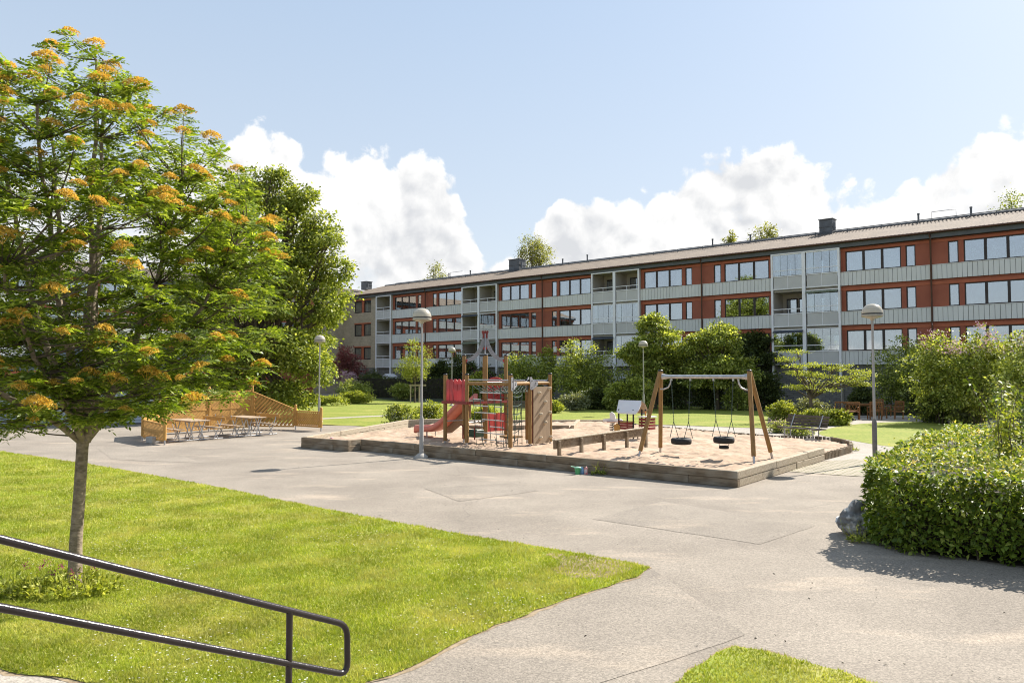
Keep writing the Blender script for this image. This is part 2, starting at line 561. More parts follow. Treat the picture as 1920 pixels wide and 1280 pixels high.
def asphaltmat(name, base, pale, sandy, spots=1.0, seed=0.0, dust=0.7):
    m, nt, b = mat_nodes(name)
    N, L = nt.nodes.new, nt.links.new
    tc = N('ShaderNodeTexCoord'); mp = N('ShaderNodeMapping'); mp.inputs['Location'].default_value = (seed, seed * 1.7, 0)
    L(tc.outputs['Object'], mp.inputs['Vector']); V = mp.outputs[0]
    def nz(scale, detail=4.0, rough=0.55, vec=V):
        n = N('ShaderNodeTexNoise'); n.inputs['Scale'].default_value = scale; n.inputs['Detail'].default_value = detail
        n.inputs['Roughness'].default_value = rough; L(vec, n.inputs['Vector']); return n.outputs['Fac']
    def mrg(x, a, c, lo=0.0, hi=1.0):
        r = N('ShaderNodeMapRange'); L(x, r.inputs['Value']); r.inputs['From Min'].default_value = a; r.inputs['From Max'].default_value = c
        r.inputs['To Min'].default_value = lo; r.inputs['To Max'].default_value = hi; return r.outputs[0]
    def mix(f, a, c):
        x = N('ShaderNodeMix'); x.data_type = 'RGBA'
        if isinstance(f, float): x.inputs['Factor'].default_value = f
        else: L(f, x.inputs['Factor'])
        if isinstance(a, tuple): x.inputs['A'].default_value = c4(a)
        else: L(a, x.inputs['A'])
        if isinstance(c, tuple): x.inputs['B'].default_value = c4(c)
        else: L(c, x.inputs['B'])
        return x.outputs['Result']
    col = mix(mrg(nz(0.45, 6.0, 0.6), 0.38, 0.62), base, pale)
    st = N('ShaderNodeMapping'); st.inputs['Scale'].default_value = (0.5, 1.6, 1); st.inputs['Rotation'].default_value = (0, 0, R(40)); L(V, st.inputs['Vector'])
    col = mix(mrg(nz(0.8, 5.0, 0.6, st.outputs[0]), 0.56, 0.70, 0.0, dust), col, sandy)
    # aggregate
    vo = N('ShaderNodeTexVoronoi'); vo.inputs['Scale'].default_value = 75.0; L(V, vo.inputs['Vector'])
    sp = N('ShaderNodeSeparateColor'); L(vo.outputs['Color'], sp.inputs[0])
    g1 = mrg(sp.outputs[0], 0.0, 1.0, 0.74, 1.22)
    g2 = mrg(nz(30.0, 5.0, 0.7), 0.3, 0.7, 0.80, 1.18)
    mu = N('ShaderNodeMath'); mu.operation = 'MULTIPLY'; L(g1, mu.inputs[0]); L(g2, mu.inputs[1])
    hv = N('ShaderNodeHueSaturation'); L(col, hv.inputs['Color']); L(mu.outputs[0], hv.inputs['Value'])
    col = hv.outputs[0]
    # wandering hairline cracks
    wr = N('ShaderNodeTexNoise'); wr.inputs['Scale'].default_value = 1.2; wr.inputs['Detail'].default_value = 5; L(V, wr.inputs['Vector'])
    wa = N('ShaderNodeVectorMath'); wa.operation = 'MULTIPLY_ADD'; L(wr.outputs['Color'], wa.inputs[0]); wa.inputs[1].default_value = (1.0, 1.0, 0); L(V, wa.inputs[2])
    vc = N('ShaderNodeTexVoronoi'); vc.feature = 'DISTANCE_TO_EDGE'; vc.inputs['Scale'].default_value = 0.17; L(wa.outputs[0], vc.inputs['Vector'])
    ck = mrg(vc.outputs['Distance'], 0.0, 0.0028, 0.28 * spots, 0.0)
    ck2 = N('ShaderNodeMath'); ck2.operation = 'MULTIPLY'; L(ck, ck2.inputs[0]); L(mrg(nz(0.5), 0.45, 0.55), ck2.inputs[1])
    col = mix(ck2.outputs[0], col, (0.05, 0.045, 0.04))
    L(col, b.inputs['Base Color'])
    b.inputs['Roughness'].default_value = 0.9
    b.inputs['Specular IOR Level'].default_value = 0.25
    bp = N('ShaderNodeBump'); bp.inputs['Strength'].default_value = 0.6; bp.inputs['Distance'].default_value = 0.006
    L(sp.outputs[1], bp.inputs['Height']); L(bp.outputs[0], b.inputs['Normal'])
    return m

M = {}
M['asphalt'] = asphaltmat('asphalt', (0.236, 0.203, 0.166), (0.302, 0.261, 0.213), (0.43, 0.352, 0.270))
M['asphalt_patch'] = asphaltmat('asphalt_patch', (0.228, 0.197, 0.162), (0.292, 0.253, 0.207), (0.42, 0.345, 0.265), seed=13.0, dust=0.5)
M['path'] = asphaltmat('path_surface', (0.33, 0.295, 0.25), (0.40, 0.36, 0.31), (0.46, 0.40, 0.33), seed=5.0, spots=0.4)
M['lawn'] = pm('lawn_soil', (0.26, 0.30, 0.035), (0.19, 0.24, 0.022), 1.4, 0.9, 0.8, 60, c3=(0.36, 0.34, 0.09), s3=0.5)
M['far_lawn'] = pm('far_lawn', (0.250, 0.275, 0.028), (0.130, 0.175, 0.012), 9.0, 0.9, 1.0, 40, c3=(0.265, 0.265, 0.045), s3=0.5, detail=9.0, lo=.38, hi=.62)
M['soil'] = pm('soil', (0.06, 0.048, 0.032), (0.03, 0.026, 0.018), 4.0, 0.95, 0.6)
M['meadow'] = pm('rough_ground', (0.05, 0.06, 0.02), (0.03, 0.035, 0.015), 0.5, 0.95, 0.3)
M['sand'] = pm('sand', (0.42, 0.305, 0.21), (0.31, 0.22, 0.148), 6.0, 0.95, 1.0, 9, c3=(0.46, 0.335, 0.245), s3=1.3)
M['timber'] = pm('weathered_timber', (0.27, 0.205, 0.135), (0.14, 0.100, 0.062), 5.0, 0.85, 0.5, 20, stretch=(0.4, 4, 4), c3=(0.30, 0.26, 0.20), s3=1.1)
M['timber_pale'] = pm('bleached_timber', (0.46, 0.39, 0.29), (0.30, 0.24, 0.165), 5.0, 0.85, 0.5, 20, stretch=(4, 0.4, 4))
M['post_wood'] = pm('treated_post_wood', (0.32, 0.185, 0.062), (0.21, 0.112, 0.036), 7.0, 0.6, 0.3, 20, stretch=(3, 3, 0.3))
M['fence_wood'] = pm('golden_fence_wood', (0.54, 0.30, 0.080), (0.41, 0.215, 0.055), 4.0, 0.65, 0.3, 20, stretch=(1, 1, 1))
M['table_wood'] = pm('pale_table_wood', (0.46, 0.35, 0.24), (0.34, 0.24, 0.15), 5.0, 0.75, 0.3, 20, stretch=(0.4, 4, 4))
M['garden_wood'] = pm('oiled_garden_wood', (0.30, 0.135, 0.045), (0.19, 0.08, 0.028), 6.0, 0.55, 0.2)
M['bench_wood'] = pm('grey_bench_wood', (0.125, 0.098, 0.070), (0.070, 0.054, 0.040), 6.0, 0.75, 0.3, stretch=(0.4, 4, 4))
M['galv'] = pm('galvanised_steel', (0.52, 0.52, 0.52), (0.38, 0.38, 0.39), 12.0, 0.42, 0.0, metal=0.7)
M['lamp_pole'] = pm('grey_pole_paint', (0.40, 0.385, 0.37), (0.30, 0.285, 0.27), 3.0, 0.5, 0.1, stretch=(1, 1, 0.4))
M['lamp_sleeve'] = pm('dark_pole_sleeve', (0.20, 0.18, 0.17), (0.13, 0.12, 0.115), 7.0, 0.6, 0.2)
M['lamp_glass'] = pm('opal_lamp_dome', (0.66, 0.61, 0.50), (0.50, 0.46, 0.38), 5.0, 0.25, 0.0, stretch=(0.3, 0.3, 5), trans=0.3, spec=0.6)
M['lamp_dark'] = pm('dark_lamp_band', (0.07, 0.065, 0.06), None, 5.0, 0.4)
M['red_plastic'] = pm('faded_red_panel', (0.66, 0.16, 0.16), (0.55, 0.10, 0.11), 3.0, 0.5, 0.0, trans=0.45)
M['red_solid'] = pm('red_panel', (0.52, 0.06, 0.045), (0.40, 0.045, 0.04), 3.0, 0.5)
M['pink_plastic'] = pm('sun_bleached_slide', (0.62, 0.21, 0.15), (0.52, 0.16, 0.12), 2.0, 0.45)
M['cap'] = pm('black_cap', (0.02, 0.02, 0.02), None, 5.0, 0.4)
M['grey_plate'] = pm('grey_plate', (0.33, 0.33, 0.345), (0.27, 0.27, 0.28), 3.0, 0.5)
M['rope'] = pm('green_rope', (0.085, 0.12, 0.10), (0.05, 0.075, 0.065), 40.0, 0.8)
M['rung'] = pm('rope_rung', (0.62, 0.62, 0.60), None, 8.0, 0.5)
M['climb'] = pm('climbing_board', (0.34, 0.25, 0.165), (0.27, 0.20, 0.13), 10.0, 0.7, 0.1, stretch=(4, 4, 0.4))
M['hold'] = pm('climbing_hold', (0.52, 0.44, 0.32), (0.42, 0.35, 0.25), 9.0, 0.7)
M['rubber'] = pm('tyre_rubber', (0.022, 0.022, 0.022), (0.015, 0.015, 0.015), 20.0, 0.7, 0.3)
M['white_roof'] = pm('white_toy_roof', (0.74, 0.74, 0.73), (0.66, 0.66, 0.66), 2.0, 0.45)
M['dark_red'] = pm('dark_red_boards', (0.26, 0.045, 0.035), (0.17, 0.03, 0.025), 4.0, 0.6)
M['black_paint'] = pm('black_rail_paint', (0.034, 0.025, 0.024), (0.022, 0.017, 0.016), 9.0, 0.24, 0.12, 60, spec=0.4)
M['bark'] = pm('bark', (0.17, 0.135, 0.095), (0.075, 0.06, 0.042), 9.0, 0.9, 0.7, 24, stretch=(1, 1, 0.35))
M['rowan_bark'] = pm('rowan_bark', (0.34, 0.27, 0.20), (0.15, 0.115, 0.08), 11.0, 0.8, 0.6, 20, stretch=(1, 1, 1.8))
M['rock'] = pm('mottled_rock', (0.74, 0.73, 0.70), (0.15, 0.148, 0.145), 3.2, 0.8, 0.7, 18, lo=0.46, hi=0.60)
M['clad'] = wavemat('rust_red_cladding', (0.38, 0.112, 0.058), (0.32, 0.090, 0.047), 'X', 5.0)
M['red_trim'] = pm('rust_red_trim', (0.48, 0.14, 0.065), (0.40, 0.112, 0.052), 2.0, 0.65)
M['band'] = pm('grey_parapet', (0.74, 0.735, 0.69), (0.67, 0.665, 0.62), 1.2, 0.7, stretch=(1, 1, 0.3))
M['band_gap'] = pm('parapet_joint', (0.13, 0.13, 0.125), None, 3.0, 0.9)
M['bal_panel'] = pm('balcony_panel', (0.60, 0.585, 0.55), (0.54, 0.53, 0.50), 1.0, 0.6)
M['alu'] = pm('white_aluminium', (0.90, 0.89, 0.88), (0.84, 0.83, 0.83), 2.0, 0.4)
M['win_frame'] = pm('dark_window_frame', (0.045, 0.032, 0.026), (0.03, 0.022, 0.018), 6.0, 0.5)
M['fascia'] = pm('dark_fascia', (0.13, 0.142, 0.148), (0.10, 0.108, 0.112), 1.5, 0.6)
M['roof'] = pm('roof_tiles', (0.25, 0.195, 0.145), (0.165, 0.13, 0.10), 1.6, 0.85, 0.5, 8)
M['roof_metal'] = pm('roof_metal', (0.13, 0.14, 0.15), (0.08, 0.085, 0.09), 2.0, 0.5)
M['gutter'] = pm('brown_gutter', (0.13, 0.065, 0.04), (0.09, 0.045, 0.03), 2.0, 0.5)
M['brick'] = brickmat('yellow_brick', (0.54, 0.43, 0.28), (0.40, 0.31, 0.20), (0.40, 0.36, 0.29))
M['stone'] = brickmat('grey_basement_stone', (0.24, 0.23, 0.20), (0.17, 0.16, 0.145), (0.12, 0.115, 0.10), bw=0.5, bh=0.14, ms=0.02)
M['inner'] = pm('room_wall', (0.48, 0.44, 0.37), (0.40, 0.36, 0.30), 0.8, 0.9)
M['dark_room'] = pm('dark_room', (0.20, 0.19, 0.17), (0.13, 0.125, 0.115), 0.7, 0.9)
M['curtain'] = pm('curtain', (0.72, 0.72, 0.70), (0.60, 0.60, 0.585), 2.0, 0.9, stretch=(8, 1, 0.2), trans=0.3)
M['curtain_warm'] = pm('warm_curtain', (0.60, 0.33, 0.24), (0.5, 0.27, 0.2), 2.0, 0.9, stretch=(8, 1, 0.2))
M['glass'] = glassmat('window_glass', refl=0.38)
M['bal_glass'] = glassmat('balcony_glass', (0.82, 0.87, 0.88), 0.30)
M['furn'] = pm('white_garden_furniture', (0.7, 0.7, 0.68), None, 3.0, 0.5)
M['garage'] = wavemat('pale_blue_slats', (0.42, 0.47, 0.52), (0.36, 0.41, 0.46), 'Z', 2.2, 0.6, 0.9)
M['shed_wall'] = pm('brown_shed_wall', (0.10, 0.065, 0.045), (0.07, 0.045, 0.03), 2.0, 0.8)
M['paver'] = brickmat('mossy_pavers', (0.40, 0.34, 0.27), (0.31, 0.265, 0.21), (0.15, 0.14, 0.06), bw=0.24, bh=0.14, ms=0.022, vertical=False)
M['concrete'] = pm('concrete', (0.42, 0.39, 0.35), (0.33, 0.31, 0.28), 4.0, 0.9, 0.3)
M['green_toy'] = pm('green_toy', (0.10, 0.42, 0.17), None, 3.0, 0.4)
M['mint_toy'] = pm('mint_toy', (0.35, 0.62, 0.45), None, 3.0, 0.4)
M['blue_toy'] = pm('blue_toy', (0.12, 0.27, 0.52), (0.3, 0.5, 0.7), 14.0, 0.4)
M['red_toy'] = pm('red_toy', (0.55, 0.05, 0.06), (0.7, 0.62, 0.6), 14.0, 0.4)
M['orange'] = pm('orange_play_post', (0.55, 0.22, 0.05), None, 3.0, 0.5)
M['green_box'] = pm('dark_green_box', (0.03, 0.07, 0.04), None, 3.0, 0.5)
# foliage
M['f_rowan'] = leafmat('rowan_leaf', (0.072, 0.118, 0.016), (0.195, 0.260, 0.034), (0.46, 0.51, 0.15), tipfrac=0.27, trans=0.42, tcol=(1.6, 1.6, 0.42), spec=.5, rough=.42)
M['f_rowan_fl'] = leafmat('rowan_flower', (0.56, 0.37, 0.055), (0.78, 0.58, 0.13), (0.92, 0.80, 0.38), trans=0.35, tcol=(1.2, 1.0, 0.6), rough=0.9, spec=0.1)
M['f_maple'] = leafmat('maple_leaf', (0.075, 0.110, 0.018), (0.26, 0.315, 0.058), (0.55, 0.58, 0.20), tipfrac=0.30, trans=0.40, tcol=(1.6, 1.5, 0.5))
M['f_mid'] = leafmat('shrub_leaf', (0.078, 0.112, 0.020), (0.31, 0.365, 0.078), (0.68, 0.71, 0.27), tipfrac=0.36, trans=0.34, tcol=(1.6, 1.5, 0.5))
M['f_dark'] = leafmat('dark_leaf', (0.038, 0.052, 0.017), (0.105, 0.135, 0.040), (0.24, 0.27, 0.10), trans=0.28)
M['f_bright'] = leafmat('bright_leaf', (0.15, 0.19, 0.026), (0.36, 0.41, 0.065), (0.60, 0.61, 0.20), tipfrac=0.3, trans=0.36, tcol=(1.5, 1.4, 0.5))
M['f_horn'] = leafmat('hornbeam_leaf', (0.062, 0.105, 0.014), (0.190, 0.262, 0.034), (0.44, 0.48, 0.11), trans=0.30, spec=.35, tcol=(1.7, 1.6, 0.5))
M['f_hornnew'] = leafmat('hornbeam_new_leaf', (0.24, 0.28, 0.05), (0.52, 0.52, 0.13), (0.72, 0.56, 0.22), trans=0.38, tcol=(1.4, 1.3, 0.5))
M['f_grey'] = leafmat('greyish_leaf', (0.13, 0.15, 0.08), (0.26, 0.28, 0.17), (0.40, 0.41, 0.28), trans=0.28)
M['f_purple'] = leafmat('purple_leaf', (0.14, 0.045, 0.045), (0.34, 0.14, 0.12), (0.62, 0.40, 0.36), trans=0.40, tcol=(1.6, 0.9, 0.8))
M['f_pink'] = leafmat('pink_blossom', (0.55, 0.34, 0.42), (0.74, 0.53, 0.60), (0.82, 0.66, 0.7), trans=0.3, tcol=(1, 0.9, 0.9), rough=0.9)
M['f_magenta'] = leafmat('magenta_blossom', (0.22, 0.02, 0.09), (0.50, 0.07, 0.25), (0.7, 0.2, 0.45), trans=0.3, tcol=(1, 0.8, 0.9), rough=0.9)
M['f_white'] = leafmat('white_blossom', (0.55, 0.55, 0.45), (0.75, 0.75, 0.66), None, trans=0.2, tcol=(1, 1, 0.9), rough=0.9)
M['f_birch'] = leafmat('birch_leaf', (0.12, 0.14, 0.04), (0.24, 0.26, 0.085), (0.38, 0.38, 0.16), trans=0.45)
M['f_grass'] = leafmat('grass_blade', (0.195, 0.255, 0.026), (0.335, 0.385, 0.052), (0.58, 0.54, 0.22), trans=0.42, tcol=(1.3, 1.25, 0.5), spec=0.15, rough=0.7, straw=(0.56, 0.49, 0.20), tipfrac=.22)
# ---------------------------------------------------------------- the ground
def XP(px, Y, py=700):
    d = ray(px, py)
    return d.x / d.y * Y

TH = math.atan2(-0.6585, 0.7526)            # bearing shared by the block of flats and the play yard
E2 = Vector((0.7526, -0.6585, 0)); E1 = Vector((0.6585, 0.7526, 0))

def sheet(name, poly, z, mat, sub=0):
    b = MB()
    n = len(poly)
    a = sum(poly[i][0] * poly[(i + 1) % n][1] - poly[(i + 1) % n][0] * poly[i][1] for i in range(n))
    if a < 0: poly = list(reversed(poly))
    b.add([(p[0], p[1], z) for p in poly], [tuple(range(n))])
    o = b.build(name, mat)
    return tag(o, kind='structure')

def smooth_poly(pts, it=2, keep=()):
    for _ in range(it):
        out = []
        n = len(pts)
        for i in range(n):
            p, q = pts[i], pts[(i + 1) % n]
            out.append((p[0] * .75 + q[0] * .25, p[1] * .75 + q[1] * .25))
            out.append((p[0] * .25 + q[0] * .75, p[1] * .25 + q[1] * .75))
        pts = out
    return pts

def rough_edge(pts, step=0.25, amp=0.03, seed=1):
    r = random.Random(seed)
    out = []
    n = len(pts)
    for i in range(n):
        p, q = pts[i], pts[(i + 1) % n]
        d = math.hypot(q[0] - p[0], q[1] - p[1])
        k = max(1, int(d / step))
        for j in range(k):
            t = j / k
            out.append((p[0] + (q[0] - p[0]) * t + r.uniform(-amp, amp), p[1] + (q[1] - p[1]) * t + r.uniform(-amp, amp)))
    return out

sheet('ground', [(-900, -300), (900, -300), (900, 1800), (-900, 1800)], -0.012, M['meadow'])
yard_poly = [(-60, -20), (30, -20), (30, 12), (12, 22), G(1668, 838), G(1560, 820), G(1480, 806), G(1440, 800), G(1240, 797), (4.8, 34.6), (-3, 34.4), G(730, 799), G(598, 797), G(500, 790), (-14, 37.5), (-34, 36), (-60, 40)]
sheet('yard', yard_poly, 0.0, M['asphalt'])
# repaired rectangles of asphalt
def patch(pts, seed):
    p = rough_edge([G(*q) for q in pts], 0.3, 0.012, seed)
    o = sheet('asphalt_repair', p, 0.004, M['asphalt_patch'])
patch([(1112, 973), (1240, 940), (1530, 985), (1424, 1020)], 3)
patch([(795, 915), (960, 905), (1010, 920), (860, 940)], 4)
patch([(1010, 1090), (1225, 1068), (1400, 1190), (1130, 1280), (800, 1330), (700, 1290)], 6)
patch([(180, 838), (330, 850), (380, 868), (210, 861)], 8)

lawn_pts = [(-22, 24.5), G(0, 846), G(200, 876), G(420, 916), G(620, 957), G(800, 991), G(960, 1018), G(1100, 1041), G(1180, 1056), G(1218, 1064), G(1190, 1083), G(1100, 1112), G(985, 1152), G(930, 1172), G(845, 1214),
            G(770, 1252), G(690, 1281), (-1.5, 5.45), (-2.4, 5.35), G(190, 1284), G(95, 1270), G(0, 1255), (-5.2, 6.6), (-9, 7.6), (-22, 11)]
lawn_edge = rough_edge(lawn_pts, 0.16, 0.03, 11)
sheet('lawn', lawn_edge, 0.012, M['lawn'])
lawn2_pts = [G(1262, 1284), G(1300, 1256), G(1345, 1226), G(1382, 1214), G(1440, 1222), G(1540, 1250), G(1650, 1284), (4.2, 4.6), (3.0, 3.6), (1.0, 4.2)]
lawn2_edge = rough_edge(lawn2_pts, 0.12, 0.025, 12)
sheet('lawn', lawn2_edge, 0.012, M['lawn'])
# lawns beyond the play yard
far1 = [G(500, 790), G(598, 796), G(660, 798), G(716, 802), G(760, 797), (-3, 34.9), (4.8, 35.0), G(1240, 796), G(1330, 799.5), G(1440, 803), G(1500, 788), G(1470, 774), G(1300, 762), G(1160, 756), G(1030, 756), G(860, 754), G(745, 752), G(700, 746), G(560, 752), G(440, 760)]
sheet('lawn', rough_edge(far1, 0.6, 0.06, 13), 0.012, M['far_lawn'])
far2 = smooth_poly([G(1524, 814), G(1560, 801), G(1620, 793.5), G(1700, 790), G(1775, 793), G(1860, 800), (15, 20.5), G(1715, 842), G(1648, 835), G(1580, 823)], 2)
sheet('lawn', rough_edge(far2, 0.4, 0.03, 14), 0.012, M['far_lawn'])
# worn earth along the lawn's edges
M['edge_soil'] = pm('edge_soil', (0.34, 0.26, 0.17), (0.20, 0.15, 0.09), 9.0, 0.95, 0.6)
def grow(pts, d):
    cx = sum(p[0] for p in pts) / len(pts); cy = sum(p[1] for p in pts) / len(pts); r = random.Random(int(d * 1000)); out = []
    n = len(pts)
    for i in range(n):
        a, c = pts[i - 1], pts[(i + 1) % n]; tx, ty = c[0] - a[0], c[1] - a[1]; l = math.hypot(tx, ty) or 1
        nx, ny = ty / l, -tx / l
        if (pts[i][0] - cx) * nx + (pts[i][1] - cy) * ny < 0: nx, ny = -nx, -ny
        k = d * r.uniform(.1, 1.6); out.append((pts[i][0] + nx * k, pts[i][1] + ny * k))
    return out
sheet('bare_soil', grow(lawn_edge, .045), 0.0065, M['edge_soil'])
sheet('bare_soil', grow(lawn2_edge, .03), 0.0065, M['edge_soil'])
sheet('bare_soil', rough_edge(smooth_poly([G(1010, 1036), G(1100, 1044), G(1195, 1060), G(1180, 1078), G(1090, 1090), G(1030, 1072), G(1060, 1058)], 1), .08, .04, 17), 0.0165, M['edge_soil'])
# paths of pale gravelled asphalt
path_poly = [G(1236, 809), G(1240, 796.5), G(1340, 800), G(1440, 803.5), G(1490, 796), G(1560, 787), G(1600, 779), G(1700, 779), G(1840, 786), (30, 33), (30, 30), (14, 22), G(1760, 858), G(1640, 872), G(1545, 863), G(1600, 850), G(1590, 835), G(1500, 822), G(1400, 820), G(1330, 815)]
sheet('path', path_poly, 0.006, M['path'])
sheet('path', rough_edge([G(560, 788.4), G(640, 784.4), G(740, 779.6), G(742, 777.4), G(640, 782), G(560, 785.6)], 1, 0.05, 3), 0.016, M['path'])
sheet('path', [G(560, 741), G(735, 744), G(760, 741), G(735, 737), G(560, 737)], 0.006, M['path'])
sheet('planting_bed', rough_edge([G(1440, 794), G(1480, 799), G(1562, 797), G(1605, 788), G(1590, 778), G(1500, 764), G(1440, 770)], .5, .05, 5), 0.018, M['soil'])
sheet('planting_bed', rough_edge([G(1445, 812), G(1520, 818), G(1530, 808), G(1480, 803)], .5, .05, 5), 0.019, M['soil'])
sheet('paving', rough_edge([G(1478, 884), G(1545, 865), G(1600, 861), G(1700, 867), G(1640, 895), G(1560, 890)], .3, .03, 6), 0.010, M['paver'])
# strip of soil under the clipped hedge, and the ramp of asphalt with a stone edge beneath the handrail
sheet('planting_bed', rough_edge([(5.3, 11.2), (5.42, 10.36), (6.6, 9.46), (9.6, 7.5), (14, 6), (16, 20), (11.7, 20), (7.6, 14.6)], .4, .04, 8), 0.008, M['soil'])
sheet('path', rough_edge([G(0, 1257), G(95, 1272), G(190, 1286), (-3.0, 5.0), (-6, 5.0), (-8, 6.8)], .2, .03, 9), 0.005, M['path'])

# ---------------------------------------------------------------- block of flats
FX, FY = 30.6, 44.7
UX, UY = -0.7526, 0.6585
def fx(px, back=0.0, py=560):
    """local x on the facade (0 at the origin, negative to the left) seen at column px"""
    d = ray(px, py); t = d.x / d.y
    x0, y0 = FX + back * 0.6585, FY + back * 0.7526
    return -((t * y0 - x0) / (UX - t * UY))

flats = thing('apartment_building', 'long three storey block of flats with rust red walls and grey parapets behind the playground', 'building', (FX, FY, 0), TH)
ZB = [2.98 + 2.72 * k for k in range(3)]    # underside of each grey parapet
RED = MB(); INN = MB(); DRK = MB()
XR, XL = 12.0, -60.85                       # right end (out of frame), left end of the red part
stacks = [(-10.4 - 16 * k, -15.1 - 16 * k) for k in range(-1, 4)]
stacks[4] = (-58.35, -60.85)

def window(parent, x0, x1, z0, z1, panes, style, y=0.04, frame=0.07, mull=0.16):
    b = MB()
    b.b2(x0, x0 + frame, y, y + 0.08, z0, z1); b.b2(x1 - frame, x1, y, y + 0.08, z0, z1)
    b.b2(x0 + frame, x1 - frame, y, y + 0.08, z0, z0 + frame); b.b2(x0 + frame, x1 - frame, y, y + 0.08, z1 - frame, z1)
    w = (x1 - x0 - 2 * frame - mull * (panes - 1)) / panes
    pb = MB()
    for i in range(panes):
        a = x0 + frame + i * (w + mull)
        pb.b2(a, a + w, y + 0.03, y + 0.045, z0 + frame, z1 - frame)
        if i < panes - 1: b.b2(a + w, a + w + mull, y, y + 0.08, z0 + frame, z1 - frame)
    f = b.build('window', M['win_frame'], parent)
    pb.build('pane', M['glass'], f)
    # curtains hanging behind the glass
    if style:
        c = MB()
        def drape(a, q, za, zb):
            n = max(4, int((q - a) / 0.06)); vs = []
            for i in range(n + 1):
                xx = a + (q - a) * i / n; yy = y + 0.22 + 0.03 * math.sin(i * 1.9)
                vs += [(xx, yy, za), (xx, yy, zb)]
            c.add(vs, [(2 * i, 2 * i + 2, 2 * i + 3, 2 * i + 1) for i in range(n)], True)
        if style == 1: drape(x0 + .08, x0 + .08 + (x1 - x0) * .16, z0 - .1, z1); drape(x1 - .08 - (x1 - x0) * .16, x1 - .08, z0 - .1, z1)
        if style == 2: drape(x0 + .08, x1 - .08, z0 - .1, z1)
        if style == 3: drape(x0 + .08, x1 - .08, z1 - .45, z1); drape(x0 + .08, x0 + .35, z0 - .1, z1)
        if style == 4: drape(x0 + .08, x0 + (x1 - x0) * .33, z0 - .1, z1)
        if style == 5: drape(x1 - (x1 - x0) * .36, x1 - .08, z0 - .1, z1)
        c.build('curtain', M['curtain_warm'] if random.random() < .12 else M['curtain'], f)
    return f

def red_wall(x0, x1, z0, z1, holes):
    """wall strip x0..x1 with rectangular holes sharing one sill and head height"""
    hz0, hz1 = holes[0][2], holes[0][3]
    RED.b2(x0, x1, 0, .2, hz1, z1)
    RED.b2(x0, x1, 0, .2, z0, hz0)
    xs = [x0] + [q for h in sorted(holes) for q in (h[0], h[1])] + [x1]
    for i in range(0, len(xs), 2): RED.b2(xs[i], xs[i + 1], 0, .2, hz0, hz1)

wr = random.Random(5)
for k in range(4):
    sl = stacks[k][1]; sr = stacks[k + 1][0]          # the red bay lies between sr.. and sl
    xa, xb = sr, sl                                    # xa < xb in local x
    mid = (xa + xb) / 2; RED = MB(); trim = MB()
    for fl in range(3):
        zb = ZB[fl]; z0, z1 = zb + .95, zb + 2.36
        wins = [(xb - .35 - 3.5, xb - .35, z0, z1), (xb - 4.72, xb - 4.13, z0, z1), (xa + .35, xa + .35 + 3.5, z0, z1), (xa + 4.13, xa + 4.72, z0, z1)]
        # the wide window sits beside each stack, the narrow one towards the down-pipe
        red_wall(xa, xb, zb + .90, zb + 2.60 if fl == 2 else zb + 2.72, wins)
        for i, w in enumerate(wins):
            st = wr.choice([1, 1, 4, 5, 3, 2, 0]) if i % 2 == 0 else wr.choice([0, 2, 0, 2])
            window(flats, *w, 3 if i % 2 == 0 else 1, st)
        trim.b2(xa, xb, -.03, 0, zb + 2.38, zb + (2.52 if fl == 2 else 2.56))
        for w in wins[1::2]: pass
        # grey parapet of upright boards
        for (p, q) in ((xa, mid - .04), (mid + .04, xb)):
            b = MB(); n = int((q - p) / .27); w_ = (q - p) / n
            for i in range(n):
                b.b2(p + i * w_ + .012, p + (i + 1) * w_ - .012, -.16, -.11, zb, zb + .90)
            b.b2(p, q, -.18, -.08, zb + .905, zb + .94)
            pr = b.build('parapet', M['band'], flats)
            g = MB(); g.b2(p, q, -.105, -.002, zb + .01, zb + .895); g.build('parapet_backing', M['band_gap'], pr)
    b = MB(); b.tube([(mid, -.24, 0.2), (mid, -.24, 11.0), (mid, -.5, 11.33)], .055, 8)
    b.build('downpipe', M['gutter'], flats)
    RED.build('wall', M['clad'], flats); trim.build('wall_trim', M['red_trim'], flats)
# right-hand red bay beyond the frame edge
RED = MB()
red_wall(-10.4 + 16 - .02, XR, ZB[0] + .9, ZB[2] + 2.6, [(9, 9.01, 5, 6)])
RED.build('wall', M['clad'], flats)

